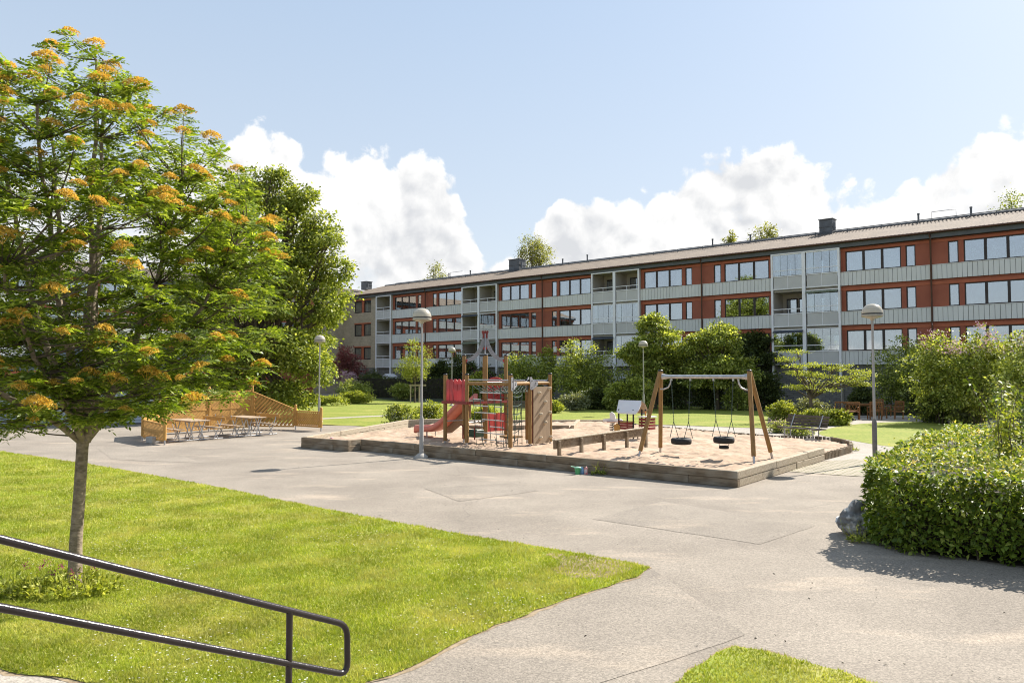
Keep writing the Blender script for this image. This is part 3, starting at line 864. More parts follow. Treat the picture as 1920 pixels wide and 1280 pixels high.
# balcony stacks
def balcony(x0, x1, fl, glazed, nm=2, shade=None):
    zb = ZB[fl]; y0 = -.30
    b = MB(); b.b2(x0 + .03, x1 - .03, y0, y0 + .03, zb + .10, zb + .93)
    top = b.build('balcony', M['bal_panel'], flats)
    r = MB()
    r.b2(x0, x1, y0 - .035, y0 - .002, zb + .94, zb + 1.00); r.b2(x0, x1, y0 - .03, y0 - .002, zb + .02, zb + .09)
    if not glazed: r.b2(x0, x1, y0 - .035, y0 + .02, zb + 1.28, zb + 1.33)
    for i in range(1, nm): 
        xx = x0 + (x1 - x0) * i / nm
        r.b2(xx - .015, xx + .015, y0 - .033, y0 - .003, zb + .09, zb + (1.28 if not glazed else .94))
    r.build('railing', M['alu'], top)
    if glazed:
        g = MB(); z0, z1 = zb + 1.0, zb + 2.50
        n = 4
        for i in range(n):
            a = x0 + (x1 - x0) * i / n; q = x0 + (x1 - x0) * (i + 1) / n
            g.b2(a + .012, q - .012, y0 - .02 + (i % 2) * .02, y0 - .012 + (i % 2) * .02, z0 + .03, z1)
        g.build('glazing', M['bal_glass'], top)
        if (fl + int(abs(x0))) % 3 != 0:
            cu_ = MB()
            for (ca, cb) in ((x0 + .1, x0 + .1 + (x1 - x0) * .22), (x1 - .35, x1 - .1)):
                nn = 8; vv = []
                for q in range(nn + 1): vv += [(ca + (cb - ca) * q / nn, y0 + .12 + .03 * math.sin(q * 2.2), zb + 1.0), (ca + (cb - ca) * q / nn, y0 + .12 + .03 * math.sin(q * 2.2), zb + 2.5)]
                cu_.add(vv, [(2 * q, 2 * q + 2, 2 * q + 3, 2 * q + 1) for q in range(nn)], True)
            cu_.build('curtain', M['curtain'], top)
        g2 = MB(); g2.b2(x0, x1, y0 - .03, y0 + .01, z1, z1 + .05); g2.b2(x0, x1, y0 - .04, y0 - .002, zb + 1.36, zb + 1.41); g2.build('glazing_frame', M['alu'], top)
    # floor slab, back wall, door
    s = MB(); s.b2(x0, x1, y0 + .04, 1.45, zb - .02, zb + .09); s.build('balcony_floor', M['bal_panel'], top)
    d = MB(); xm = (x0 + x1) / 2
    d.b2(xm - .75, xm + .05, 1.38, 1.44, zb + .1, zb + 2.2); d.b2(xm + .15, x1 - .25, 1.38, 1.44, zb + .85, zb + 2.2)
    dd = d.build('balcony_door', M['win_frame'], top)
    d = MB(); d.b2(xm - .67, xm - .03, 1.36, 1.375, zb + .5, zb + 2.1); d.b2(xm + .23, x1 - .33, 1.36, 1.375, zb + .93, zb + 2.1); d.build('pane', M['glass'], dd)
    if shade:
        a = MB(); n = 14
        for i in range(n):
            a.bar((x0 + (x1 - x0) * (i + .5) / n, y0 - .02, zb + 2.5), (x0 + (x1 - x0) * (i + .5) / n, y0 - .30, zb + 2.32), (x1 - x0) / n * .98, .015)
        a.build('awning', shade, top)
    return top
M['awn_dark'] = pm('dark_awning', (0.06, 0.07, 0.085), None, 2.0, 0.8)
M['awn_green'] = pm('green_awning', (0.10, 0.13, 0.07), (0.25, 0.25, 0.18), 2.0, 0.8, stretch=(9, 1, 1))
glz = {(1, 2): (1, 1), (1, 1): (0, 1), (1, 0): (1, 1), (2, 2): (0, 0), (2, 1): (1, 1), (2, 0): (0, 1), (3, 2): (0, 0), (3, 1): (0, 1), (3, 0): (0, 0), (0, 2): (1, 0), (0, 1): (1, 1), (0, 0): (0, 0)}
shd = {(1, 1): (None, 'awn_green'), (1, 0): ('awn_dark', None), (3, 1): ('awn_dark', None), (2, 0): ('awn_dark', None), (3, 0): ('awn_green', 'awn_green')}
for k, (xr, xl) in enumerate(stacks):
    frame = MB(); side = MB()
    mid = (xr + xl) / 2
    halves = [(xl + .08, mid - .12), (mid + .12, xr - .08)] if k < 4 else [(xl + .08, xr - .08)]
    for fl in range(3):
        gz = glz.get((k, fl), (0, 0)); sd = shd.get((k, fl), (None, None))
        for i, (a, q) in enumerate(halves):
            balcony(a, q, fl, gz[i] if i < len(gz) else 0, 2, M[sd[i]] if i < len(sd) and sd[i] else None)
    for x in ([xl, mid - .06, xr] if k < 4 else [xl, xr]):
        w = .07 if x not in (mid - .06,) else .12
        frame.b2(x - w, x + w, -.36, -.26, 1.6, ZB[2] + 2.62)
    frame.b2(xl - .07, xr + .07, -.365, -.25, ZB[2] + 2.56, ZB[2] + 2.64)
    # side walls and back wall of the recess
    for x in ([xl, mid, xr] if k < 4 else [xl, xr]):
        side.b2(x - .045, x + .045, -.24, 1.5, 0, 11.05)
    side.b2(xl + .05, xr - .05, 1.5, 1.6, 0, 11.05)
    for fl in range(3): side.b2(xl + .05, xr - .05, -.2, 1.45, ZB[fl] + 2.56, ZB[fl] + 2.66)
    frame.build('balcony_frame', M['alu'], flats); side.build('recess_wall', M['inner'], flats)
# rooms behind the windows
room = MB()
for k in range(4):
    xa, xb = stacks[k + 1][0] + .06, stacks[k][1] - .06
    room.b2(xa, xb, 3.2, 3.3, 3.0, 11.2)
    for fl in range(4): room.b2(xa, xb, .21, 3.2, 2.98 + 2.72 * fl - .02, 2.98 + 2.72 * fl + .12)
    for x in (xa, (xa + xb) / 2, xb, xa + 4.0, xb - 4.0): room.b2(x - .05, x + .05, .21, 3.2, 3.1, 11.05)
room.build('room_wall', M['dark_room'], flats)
lampb = MB()
for (x, z) in ((fx(1826), 10.1), (fx(1866), 10.15), (fx(1890), 10.2), (fx(1900), 10.0)):
    lampb.lathe([(.03, -.5), (.03, -.1), (.16, -.1), (.10, .14), (.02, .16)], (x, .45, z), 10)
lampb.build('window_lamp', M['curtain'], flats)
# basement, brick end, dark fascia
base = MB(); base.b2(XL - 6.45, XR, .05, .3, -0.2, 2.98); 
base.build('basement_wall', M['stone'], flats)
bw = MB()
XB = -67.3
rows = [(ZB[f] + .95, ZB[f] + 2.36) for f in range(3)]
holes_x = [(XB + 2.0, XB + 3.35), (XB + 3.75, XB + 5.1)]
bw.b2(XB, XB + 2.0, 0, .25, 2.98, 11.04); bw.b2(XB + 5.1, XL, 0, .25, 2.98, 11.04)
zs = 2.98
for (a, q) in rows:
    bw.b2(XB + 2.0, XB + 5.1, 0, .25, zs, a); zs = q
bw.b2(XB + 2.0, XB + 5.1, 0, .25, zs, 11.04)
bw.build('brick_wall', M['brick'], flats)
pan = MB()
for (a, q) in rows:
    pan.b2(XB + 3.35, XB + 3.75, .03, .2, a, q); pan.b2(XB + 2.0, XB + 5.1, -.02, .0, q, q + .14)
    for i, (p, r_) in enumerate(holes_x): window(flats, p, r_, a, q, 1, 4 if i else 0, y=.08, frame=.12)
pan.build('wall_trim', M['win_frame'] if False else M['red_trim'], flats)
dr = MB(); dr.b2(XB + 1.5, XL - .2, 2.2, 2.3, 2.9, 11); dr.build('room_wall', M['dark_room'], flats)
fa = MB(); fa.b2(XB, XR, -.34, -.28, 11.05, 11.34); fa.b2(XB, XR, -.28, .3, 11.05, 11.10); fa.b2(XB, XR, -.02, .1, 11.1, 11.38)
fa.build('fascia', M['fascia'], flats)
gt = MB(); gt.tube([(XB - .2, -.52, 11.40), (XR, -.52, 11.40)], .07, 8); gt.b2(XB, XR, -.48, -.28, 11.345, 11.365)
gt.build('gutter', M['gutter'], flats)
# roof of ribbed tiles, two slopes
def tiled(x0, x1, y0, z0, y1, z1, step=.24, rows=14, amp=.055):
    n = int((x1 - x0) / step); vs, fs = [], []
    xs = []
    for i in range(n):
        a = x0 + i * step
        xs += [(a, 0), (a + step * .3, amp), (a + step * .6, amp), (a + step * .8, 0)]
    xs.append((x0 + n * step, 0))
    m = len(xs)
    for j in range(rows + 1):
        for half in (0, 1):
            t = min(1, max(0, (j - (0.0 if half else 0.02)) / rows)); 
            for x, h in xs:
                vs.append((x, y0 + (y1 - y0) * t, z0 + (z1 - z0) * t + h + (0.0 if half else .0) - (.022 if half else 0)))
    for j in range(2 * rows + 1):
        for i in range(m - 1):
            fs.append((j * m + i, j * m + i + 1, (j + 1) * m + i + 1, (j + 1) * m + i))
    return vs, fs
rf = MB(); vs, fs = tiled(XB - .3, XR, -.45, 11.44, 6.2, 13.28); rf.add(vs, fs)
rf.add([(XB - .3, 6.2, 13.27), (XR, 6.2, 13.27), (XR, 12.8, 11.44), (XB - .3, 12.8, 11.44)], [(0, 1, 2, 3)])
roof = rf.build('roof', M['roof'], flats)
rg = MB(); rg.tube([(XB, 6.2, 13.34), (XR, 6.2, 13.34)], .11, 8); rg.build('ridge', M['roof_metal'], roof)
sr_ = MB()
for x in np.arange(XB + 3, XR, 2.4):
    sr_.bar((x, 5.4, 13.06), (x, 5.4, 13.36), .05, .05)
sr_.tube([(XB + 3, 5.4, 13.34), (XR, 5.4, 13.34)], .03, 6); sr_.tube([(XB + 3, 5.4, 13.22), (XR, 5.4, 13.22)], .02, 6)
sr_.build('snow_guard', M['roof_metal'], roof)
def chimney(px, w, h, mat='roof_metal'):
    x = fx(px, 6.2, 450); b = MB()
    b.box((x, 6.2, 13.1 + h / 2), (w, w * .8, h)); b.box((x, 6.2, 13.1 + h * .55), (w + .06, w * .8 + .06, .05)); b.box((x, 6.2, 13.1 + h + .03), (w + .12, w * .8 + .12, .06))
    b.tube([(x + w * .6, 5.9, 13.1 + h * .3), (x + w * .6, 5.9, 13.1 + h * .75)], .09, 8)
    b.build('chimney', M[mat], roof)
chimney(1552, 1.0, 1.25); chimney(970, 1.4, 1.3); chimney(688, 1.1, 1.0)
for px, h in ((1723, .55), (1822, .55), (1336, .6), (1407, .55), (1101, .6), (1055, .5), (882, .5), (842, .5)):
    x = fx(px, 6.0, 450); b = MB(); b.tube([(x, 6.0, 13.0), (x, 6.0, 13.35 + h)], .07, 8); b.tube([(x, 6.0, 13.3 + h), (x, 6.0, 13.4 + h)], .09, 8)
    b.build('vent_pipe', M['roof_metal'], roof)
for px0, px1 in ((1748, 1794), (845, 868)):
    a, q = fx(px0, 6.1, 450), fx(px1, 6.1, 450); b = MB()
    b.tube([(a, 6.1, 13.2), (a, 6.1, 13.95), (q, 6.1, 13.95), (q, 6.1, 13.2)], .025, 6); b.build('roof_rail', M['galv'], roof)
en = MB(); en.b2(XB + .05, XB + .2, .3, 12.3, -.2, 11.4); en.b2(XR - .1, XR, .31, 12.3, -.2, 11.4); en.b2(XB + .2, XR - .1, 12.2, 12.3, -.2, 11.4)
en.build('end_wall', M['brick'], flats)
# awnings of the ground floor and the little porch
b = MB()
xa = fx(1150, -1.2, 690); 
for i in range(10): b.bar((xa + i * .25, -.2, 2.35), (xa + i * .25, -1.4, 1.75), .23, .02)
b.build('awning', M['curtain'], flats)
b = MB(); xp = fx(732, -.5, 690); b.b2(xp - .9, xp + .9, -1.2, .04, 0, 1.7); b.slab([(-1.1, 1.7), (1.1, 1.7), (0, 2.3)], (xp, -.6, 0), (1, 0), 1.3)
b.build('porch', M['alu'], flats)
b = MB(); b.b2(xp - .5, xp + .5, -1.24, -1.205, .1, 1.55); b.build('porch_door', M['win_frame'], flats)
# terrace furniture on balconies
for (px, fl) in ((1540, 1), (1552, 1), (935, 2), (1190, 2)):
    x = fx(px, .3); z = ZB[fl] + .09
    c = MB()
    for dx in (-.22, .22):
        for dy in (-.2, .2): c.tube([(x + dx, .25 + dy, z), (x + dx * .85, .25 + dy * .85, z + .45)], .02, 5)
    c.box((x, .25, z + .46), (.45, .42, .04)); c.tube([(x - .22, .42, z + .46), (x - .2, .5, z + .85), (x + .2, .5, z + .85), (x + .22, .42, z + .46)], .02, 5)
    for q in range(-2, 3): c.tube([(x + q * .07, .45, z + .48), (x + q * .07, .5, z + .84)], .012, 4)
    c.build('balcony_chair', M['furn'], flats)

# the wing that turns towards the viewer on the left
CW = Vector((FX, FY, 0)) + Vector((UX, UY, 0)) * 67.3
wing = thing('apartment_wing', 'second wing of flats at the far left, meeting the long block at its brick corner', 'building', (CW.x, CW.y, 0), math.atan2(-0.7526, -0.6585))
# local x runs from the corner towards the viewer, local y points away from the yard (to the west)
sgn = 1.0
wl = 46.0
wb = MB(); wb.b2(0, 4.2, -.25, 0, -.2, 11.04)
wb.build('brick_wall', M['brick'], wing)
wb = MB()
for f in range(3):
    wb.b2(4.2, wl, -.22, 0, ZB[f] - .36, ZB[f] + .95)
wb.b2(4.2, wl, -.22, 0, ZB[2] + 2.36, 11.04)
wb.b2(4.2, wl, -.22, 0, -.2, ZB[0] - .37)
x = 4.2
while x < wl - 4.6:
    for f in range(3):
        wb.b2(x, x + .6, -.2, 0, ZB[f] + .95, ZB[f] + 2.36)
    x += 4.6
wb.build('wall', M['clad'], wing)
x = 4.8
i = 0
while x < wl - 4.8:
    for f in range(3):
        b = MB(); z0, z1 = ZB[f] + .95, ZB[f] + 2.36
        for a, q in ((0, .07), (1.27, 1.40), (2.6, 2.73), (3.93, 4.0)): b.b2(x + a, x + q, -.14, -.06, z0, z1)
        b.b2(x, x + 4, -.13, -.07, z0, z0 + .07); b.b2(x, x + 4, -.13, -.07, z1 - .07, z1)
        w_ = b.build('window', M['win_frame'], wing)
        b = MB(); b.b2(x + .07, x + 3.93, -.105, -.095, z0 + .07, z1 - .07); b.build('pane', M['glass'], w_)
    x += 4.6; i += 1
b = MB()
for f in range(3): b.b2(4.3, wl, .003, .06, ZB[f], ZB[f] + .9)
b.build('parapet', M['band'], wing)
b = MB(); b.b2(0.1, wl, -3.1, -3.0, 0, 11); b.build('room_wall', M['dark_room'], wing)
b = MB(); b.b2(0, wl, .25, .32, 11.05, 11.34); b.b2(0, wl, -.1, .25, 11.05, 11.1); b.build('fascia', M['fascia'], wing)
b = MB(); vs, fs = tiled(-7, wl, .45, 11.44, -6.2, 13.28, .3, 10); b.add(vs, fs)
b.add([(-7, -6.2, 13.27), (wl, -6.2, 13.27), (wl, -12.8, 11.44), (-7, -12.8, 11.44)], [(3, 2, 1, 0)])
b.build('roof', M['roof'], wing)
b = MB(); b.b2(wl - .2, wl - .02, -12.3, -.26, -.2, 11.4); b.b2(0, wl - .2, -12.4, -12.3, -.2, 11.4); b.build('end_wall', M['brick'], wing)

# low garage at the left edge
gar = thing('garage', 'low brown garage with a pale blue slatted door, seen through the rowan', 'garage', (-24.5, 35.0, 0), R(6))
b = MB(); b.b2(-8, 9.5, 0.1, 6, 0, 2.5); b.build('wall', M['shed_wall'], gar)
b = MB(); b.b2(-3.4, 4.6, .02, .095, 0.05, 1.55); b.b2(5.0, 9.0, .02, .095, .05, 1.55); b.build('door', M['garage'], gar)
b = MB(); vs, fs = tiled(-8.4, 9.9, -.5, 2.52, 3.2, 3.9, .25, 6, .05); b.add(vs, fs); b.add([(-8.4, 3.2, 3.9), (9.9, 3.2, 3.9), (9.9, 6.5, 2.6), (-8.4, 6.5, 2.6)], [(0, 1, 2, 3)])
b.build('roof', M['roof_metal'], gar)
b = MB(); b.b2(-8.4, 9.9, -.52, -.47, 2.34, 2.52); b.build('fascia', M['red_trim'], gar)
# ---------------------------------------------------------------- the sand pit
ZS = 0.18
def frange(a, b, n): return [a + (b - a) * i / n for i in range(n + 1)]

far_curve = [G(1545, 861), G(1594, 847.5), G(1592, 839), G(1567, 831), G(1517, 828.5), G(1403, 824), G(1343, 818), G(1239, 808)]
sand_poly = [(-6.88, 24.45), (-5.07, 23.24), (-4.77, 23.6), (4.80, 15.99), (8.77, 20.98)] + far_curve[1:] + [(4.8, 34.2), (-3.0, 34.2)]
# sand with real dimples: a grid clipped to the outline
def inside(x, y, poly):
    c = False
    j = len(poly) - 1
    for i in range(len(poly)):
        xi, yi = poly[i]; xj, yj = poly[j]
        if (yi > y) != (yj > y) and x < (xj - xi) * (y - yi) / (yj - yi) + xi: c = not c
        j = i
    return c
def build_sand():
    ca, sa = E2.x, E2.y
    # local grid aligned to the pit
    st = 0.085
    us = [p[0] * E2.x + p[1] * E2.y for p in sand_poly]; vs_ = [p[0] * E1.x + p[1] * E1.y for p in sand_poly]
    U = np.arange(min(us) - .2, max(us) + .2, st); V = np.arange(min(vs_) - .2, max(vs_) + .2, st)
    r = np.random.default_rng(3)
    h = np.zeros((len(U), len(V)))
    for k, amp in ((1, .010), (2, .017), (4, .017), (9, .012), (22, .03)):
        c = r.normal(size=(len(U) // k + 3, len(V) // k + 3))
        iu = np.arange(len(U)) / k; iv = np.arange(len(V)) / k
        a = iu.astype(int); b = iv.astype(int); fa = (iu - a)[:, None]; fb = (iv - b)[None, :]
        fa = fa * fa * (3 - 2 * fa); fb = fb * fb * (3 - 2 * fb)
        h += amp * ((c[a][:, b] * (1 - fa) + c[a + 1][:, b] * fa) * (1 - fb) + (c[a][:, b + 1] * (1 - fa) + c[a + 1][:, b + 1] * fa) * fb)
    h = np.clip(h, -.08, .07)
    gu, gv = np.meshgrid(U, V, indexing='ij')
    X = gu * E2.x + gv * E1.x; Y = gu * E2.y + gv * E1.y
    dx_ = np.hypot(X - 9.8, Y - 23.6); Z = ZS + h - .11 * np.clip(1 - (dx_ - 2.2) / 2.6, 0, 1)
    verts = np.stack([X.ravel(), Y.ravel(), Z.ravel()], 1)
    nv = len(V)
    fs = []
    for i in range(len(U) - 1):
        for j in range(nv - 1):
            if all(inside(X[a, b_], Y[a, b_], sand_poly) for a, b_ in ((i, j), (i + 1, j), (i, j + 1), (i + 1, j + 1))): fs.append((i * nv + j, (i + 1) * nv + j, (i + 1) * nv + j + 1, i * nv + j + 1))
    used = np.unique(np.array(fs)); mp = -np.ones(len(verts), int); mp[used] = np.arange(len(used))
    o = np_mesh('sand', verts[used], mp[np.array(fs)], M['sand'], None, True)
    tag(o, kind='structure')
build_sand()

pit = thing('sandpit_edging', 'weathered border of stacked timber beams and short upright logs enclosing the sand', 'sandpit border', (0, 0, 0))
tr = random.Random(9)
def timber_wall(p, q, h=0.35, rows=2, w=0.14, mat='timber', side=1, lens=2.4, z0=0.0, parent=None):
    """stacked beams between two ground points; each beam an object"""
    p = Vector((p[0], p[1], 0)); q = Vector((q[0], q[1], 0)); d = (q - p); L = d.length; d.normalize()
    n = Vector((-d.y, d.x, 0)) * side * w / 2
    rh = (h - z0) / rows
    for r_ in range(rows):
        a = 0.0; first = True
        while a < L - 0.01:
            l = lens if not first else lens * (1.0 if r_ % 2 else .62)
            first = False
            e = min(L, a + l)
            if L - e < .5: e = L
            b = MB(); jz = tr.uniform(-.006, .006); jn = tr.uniform(-.008, .008)
            c0 = d * (a + .004); c1 = d * (e - .004); nn = n + n.normalized() * jn
            z = z0 + rh * (r_ + .5) + (jz if r_ == rows - 1 else 0)
            rz = math.atan2(d.y, d.x)
            b.box((0, 0, 0), ((c1 - c0).length, w, rh - .006))
            m = p + (c0 + c1) / 2 + nn
            b.build('beam', M[mat], parent or pit, 0.012, loc=(m.x, m.y, z), rz=rz)
            a = e
timber_wall((-6.88, 24.45), (-5.07, 23.24), side=1)
timber_wall((-5.07, 23.24 + .02), (-4.70, 23.72), side=1, lens=1)
timber_wall((-4.77, 23.6), (4.80, 15.99), side=1)
timber_wall((4.80 + .02, 15.99 + .03), (8.72, 20.95), side=1, mat='timber_pale')
timber_wall((-6.88 + .05, 24.45 + .1), G(762, 801.5), side=-1, h=.36, mat='timber_pale')
q0 = G(762, 801.5)
timber_wall(q0, (-3.0, 34.2), side=-1, h=.36, mat='timber_pale')
timber_wall((-2.9, 34.25), (4.8, 34.25), side=-1, h=.30, mat='timber_pale')
timber_wall((2.95, 34.0), (2.35, 30.2), side=1, h=.33, mat='timber_pale')
timber_wall((-1.9, 30.1), (2.30, 30.1), side=1, h=.33, mat='timber')
# rounded end made of upright logs
def log_wall(pts, h0=.0, h1=.20):
    b = MB(); out = []
    for i in range(len(pts) - 1):
        p, q = pts[i], pts[i + 1]; L = math.hypot(q[0] - p[0], q[1] - p[1]); n = max(1, int(L / .115))
        for k in range(n):
            t = k / n; out.append((p[0] + (q[0] - p[0]) * t, p[1] + (q[1] - p[1]) * t))
    for (x, y) in out:
        hh = h1 + tr.uniform(-.02, .012)
        b.tube([(x, y, h0), (x, y, hh)], .055, 7)
    return b
log_wall([G(1546, 861.5), G(1570, 855), G(1592, 848.5), G(1597, 844), G(1594, 838.5), G(1580, 833.5), G(1560, 830), G(1517, 827.5)]).build('upright_logs', M['timber'], pit)
log_wall([G(1517, 827.5), G(1460, 826), G(1403, 823), G(1343, 817.5), G(1239, 807.5), (4.9, 34.1)]).build('upright_logs', M['timber'], pit)

# ---------------------------------------------------------------- swing
sw = thing('swing_set', 'wooden A-frame swing set with a grey steel crossbar standing in the sand', 'swing', (5.13, 19.98, ZS))
SD = Vector((.908, -.42, 0)).normalized(); SN = Vector((-SD.y, SD.x, 0))
zt = 2.47 - ZS
O = Vector((5.13, 19.98, ZS))
feet = {(-1, -1): Vector((3.38, 20.05, 0)), (-1, 1): Vector((4.17, 21.1, 0)), (1, -1): Vector((6.06, 18.8, 0)), (1, 1): Vector((6.9, 19.9, 0))}
for (i, j), ft in feet.items():
    f = ft - Vector((O.x, O.y, 0)); f.z = 0
    top = SD * (1.17 * i) + SN * (.05 * j) + Vector((0, 0, zt))
    d = (top - f)
    b = MB(); b.tube([f + d * .075, top + d * .005], .058, 12); leg = b.build('leg', M['post_wood'], sw)
    b = MB(); b.tube([f - d * .02, f + d * .08], .032, 8); b.build('foot', M['galv'], leg)
    b = MB(); b.lathe([(.062, 0), (.062, .03), (.03, .045)], tuple(top + d * .005), 12); b.build('cap', M['cap'], leg)
b = MB(); zb_ = 2.335 - ZS
n = 14
b.tube([SD * x + Vector((0, 0, zb_)) for x in (-1.13, -1.05, -.95, .95, 1.05, 1.13)], [.085, .07, .052, .052, .07, .085], 12)
b.build('crossbar', M['galv'], sw)
for i in (-1, 1):
    b = MB()
    pts = [SD * (i * (1.12 + .06)) + Vector((0, 0, zb_ - .34)), SD * (i * 1.08) + Vector((0, 0, zb_ - .34)), SD * (i * .96) + Vector((0, 0, zb_ - .29)), SD * (i * .90) + Vector((0, 0, zb_ - .18)), SD * (i * .88) + Vector((0, 0, zb_ - .05))]
    b.tube(pts, .022, 6); b.build('brace', M['galv'], sw)
# tyre swings hang on the crossbar: things of their own
def tyre_swing(k, zc, label, yaw=0.0, extra=False, lean=0.0):
    c = O + SD * k; t = thing('tyre_swing', label, 'swing seat', (c.x, c.y, zc), 0, 'tyre swings hanging from the crossbar')
    b = MB(); Rr, r_ = .20, .075
    prof = []
    vs, fs = [], []
    n1, n2 = 28, 12
    for a in range(n1):
        A = 2 * math.pi * a / n1
        for q in range(n2):
            B = 2 * math.pi * q / n2
            rr = Rr + r_ * 1.0 * (abs(math.cos(B)) ** .7) * (1 if math.cos(B) > 0 else -1)
            vs.append((rr * math.cos(A), rr * math.sin(A), .085 * (abs(math.sin(B)) ** .6) * (1 if math.sin(B) > 0 else -1)))
            fs.append((a * n2 + q, ((a + 1) % n1) * n2 + q, ((a + 1) % n1) * n2 + (q + 1) % n2, a * n2 + (q + 1) % n2))
    b.add(vs, fs, True); b.build('tyre', M['rubber'], t)
    top = ZS + zb_ - zc
    for s in (-1, 1):
        hang = SD * (s * .255) + Vector((0, 0, top - .05))
        knot = SD * (s * .20) + Vector((0, 0, .52))
        b = MB()
        N_ = 30
        for q in range(N_):       # chain links
            p0 = hang.lerp(knot, q / N_); p1 = hang.lerp(knot, (q + 1.25) / N_)
            o = (SD if q % 2 else SN) * .009
            b.tube([p0 + o, p1 + o], .0055, 4); b.tube([p0 - o, p1 - o], .0055, 4)
        for e in (-1, 1):
            b.tube([knot, SD * (s * .19) + SN * (.12 * e) + SD * (.09 * e * 1) + Vector((0, 0, .08))], .009, 5)
        b.build('chain', M['rope'], t)
        b = MB(); b.tube([hang + Vector((0, 0, -.06)), hang + Vector((0, 0, .06))], .028, 8); b.build('hanger', M['galv'], t)
    if extra:
        b = MB(); b.lathe([(.05, -.235), (.12, -.23), (.13, -.19), (.12, -.155), (.05, -.15)], n=16); b.build('seat_tray', M['rubber'], t)
        b = MB()
        for e in (-1, 1): b.tube([SD * (.15 * e) + Vector((0, 0, -.07)), SD * (.09 * e) + Vector((0, 0, -.17))], .007, 4)
        b.build('strap', M['rubber'], t)
tyre_swing(-.62, .60, 'black tyre swing seat hanging lower on chains nearer the climbing frame')
tyre_swing(.50, .675, 'black tyre swing seat with a small second rubber tray slung beneath it', extra=True)

# ---------------------------------------------------------------- low balance wall of planks
bb = thing('balance_beam', 'low timber plank wall on short square posts crossing the sand in front of the playhouse', 'balance beam', (1.16, 20.2, ZS))
A0, A1 = Vector((0, 0, 0)), Vector((2.98, 2.95, 0))
D = (A1 - A0).normalized(); NN = Vector((D.y, -D.x, 0))
za, zb2 = .62 - ZS, .74 - ZS
b = MB(); L = (A1 - A0).length
b.bar(A0 - D * .05 + Vector((0, 0, za - .12)), A0 + D * (L / 2) + Vector((0, 0, (za + zb2) / 2 - .12)), .07, .22); b.build('plank', M['timber'], bb, .008)
b = MB(); b.bar(A0 + D * (L / 2 + .01) + Vector((0, 0, (za + zb2) / 2 - .12)), A1 + Vector((0, 0, zb2 - .12)), .07, .22); b.build('plank', M['timber'], bb, .008)
b = MB(); b.bar(A0 - D * .07 + Vector((0, 0, za + .012)), A1 + Vector((0, 0, zb2 + .012)), .12, .035); b.build('top_rail', M['timber_pale'], bb, .005)
for t in (.02, .24, .48, .74, .97):
    p = A0 + D * (L * t) + NN * .075; z = za + (zb2 - za) * t
    b = MB(); b.box((p.x, p.y, (z - .02) / 2 - .05), (.085, .085, z + .08), math.atan2(D.y, D.x)); b.build('post', M['timber'], bb, .006)

# ---------------------------------------------------------------- climbing frame
cf = thing('climbing_frame', 'climbing frame with wooden posts, pink slide, rope nets and a curved grey crown', 'climbing frame', (-.84, 23.9, ZS), TH)
posts = {'a': (-.97, -.85, 2.20), 'b': (0.0, -.85, 2.20), 'c': (-.97, 0, 2.82), 'd': (0, 0, 2.82), 'e': (0, .97, 2.82), 'f': (-.97, .97, 2.82),
         'g': (2.05, -1.14, 2.20), 'h': (1.70, .17, 2.02), 'i': (.72, 1.20, 2.02), 'j': (1.70, 1.16, 2.22)}
for k, (x, y, h) in posts.items():
    b = MB(); b.tube([(x, y, .10), (x, y, h)], .062, 12); p = b.build('post', M['post_wood'], cf)
    b = MB(); b.tube([(x, y, -.12), (x, y, .11)], .034, 8); b.build('foot', M['galv'], p)
    b = MB(); b.lathe([(.066, 0), (.066, .035), (.035, .05)], (x, y, h - .012), 12); b.build('cap', M['cap'], p)
P = {k: Vector((v[0], v[1], 0)) for k, v in posts.items()}
# decks
b = MB(); b.b2(-.92, -.05, -.80, .92, 1.28, 1.34)
for i in range(8): b.b2(-.90, -.07, -.79 + i * .214, -.79 + (i + 1) * .214 - .012, 1.34, 1.362)
b.build('deck', M['bench_wood'], cf)
b = MB()
for (x0, x1, y0, y1) in ((-1.03, .06, -.93, -.90), (.07, .10, -.9, 1.02), (-1.06, -1.03, -.93, 1.02)): b.b2(x0, x1, y0, y1, 1.28, 1.36)
b.build('deck_edge', M['dark_red'], cf)
def plank_panel(p, q, z0, z1, n, mat, name='panel', dome=.05, t=.025, off=0.0):
    p, q = Vector(p), Vector(q); d = (q - p); L = d.length; d.normalize(); w = L / n
    b = MB()
    for i in range(n):
        a, e = i * w + .012, (i + 1) * w - .012; poly = [(a, z0), (e, z0), (e, z1)]
        for s in range(1, 8):
            t_ = s / 8; poly.append((e + (a - e) * t_, z1 + dome * math.sin(math.pi * t_)))
        poly.append((a, z1))
        b.slab(poly, (p.x, p.y, 0), (d.x, d.y), t)
    b.b = None
    for z in (z0 + .07, z1 - .12):
        b.bar(p + Vector((0, 0, z)) + Vector((-d.y, d.x, 0)) * .03, q + Vector((0, 0, z)) + Vector((-d.y, d.x, 0)) * .03, .03, .06)
    return b.build(name, mat, cf)
plank_panel((-.90, -.87, 0), (-.05, -.87, 0), 1.30, 2.00, 5, M['red_plastic'], dome=.06)
plank_panel((-1.02, -.83, 0), (-1.02, -.10, 0), 1.30, 2.00, 4, M['red_plastic'], dome=.06)
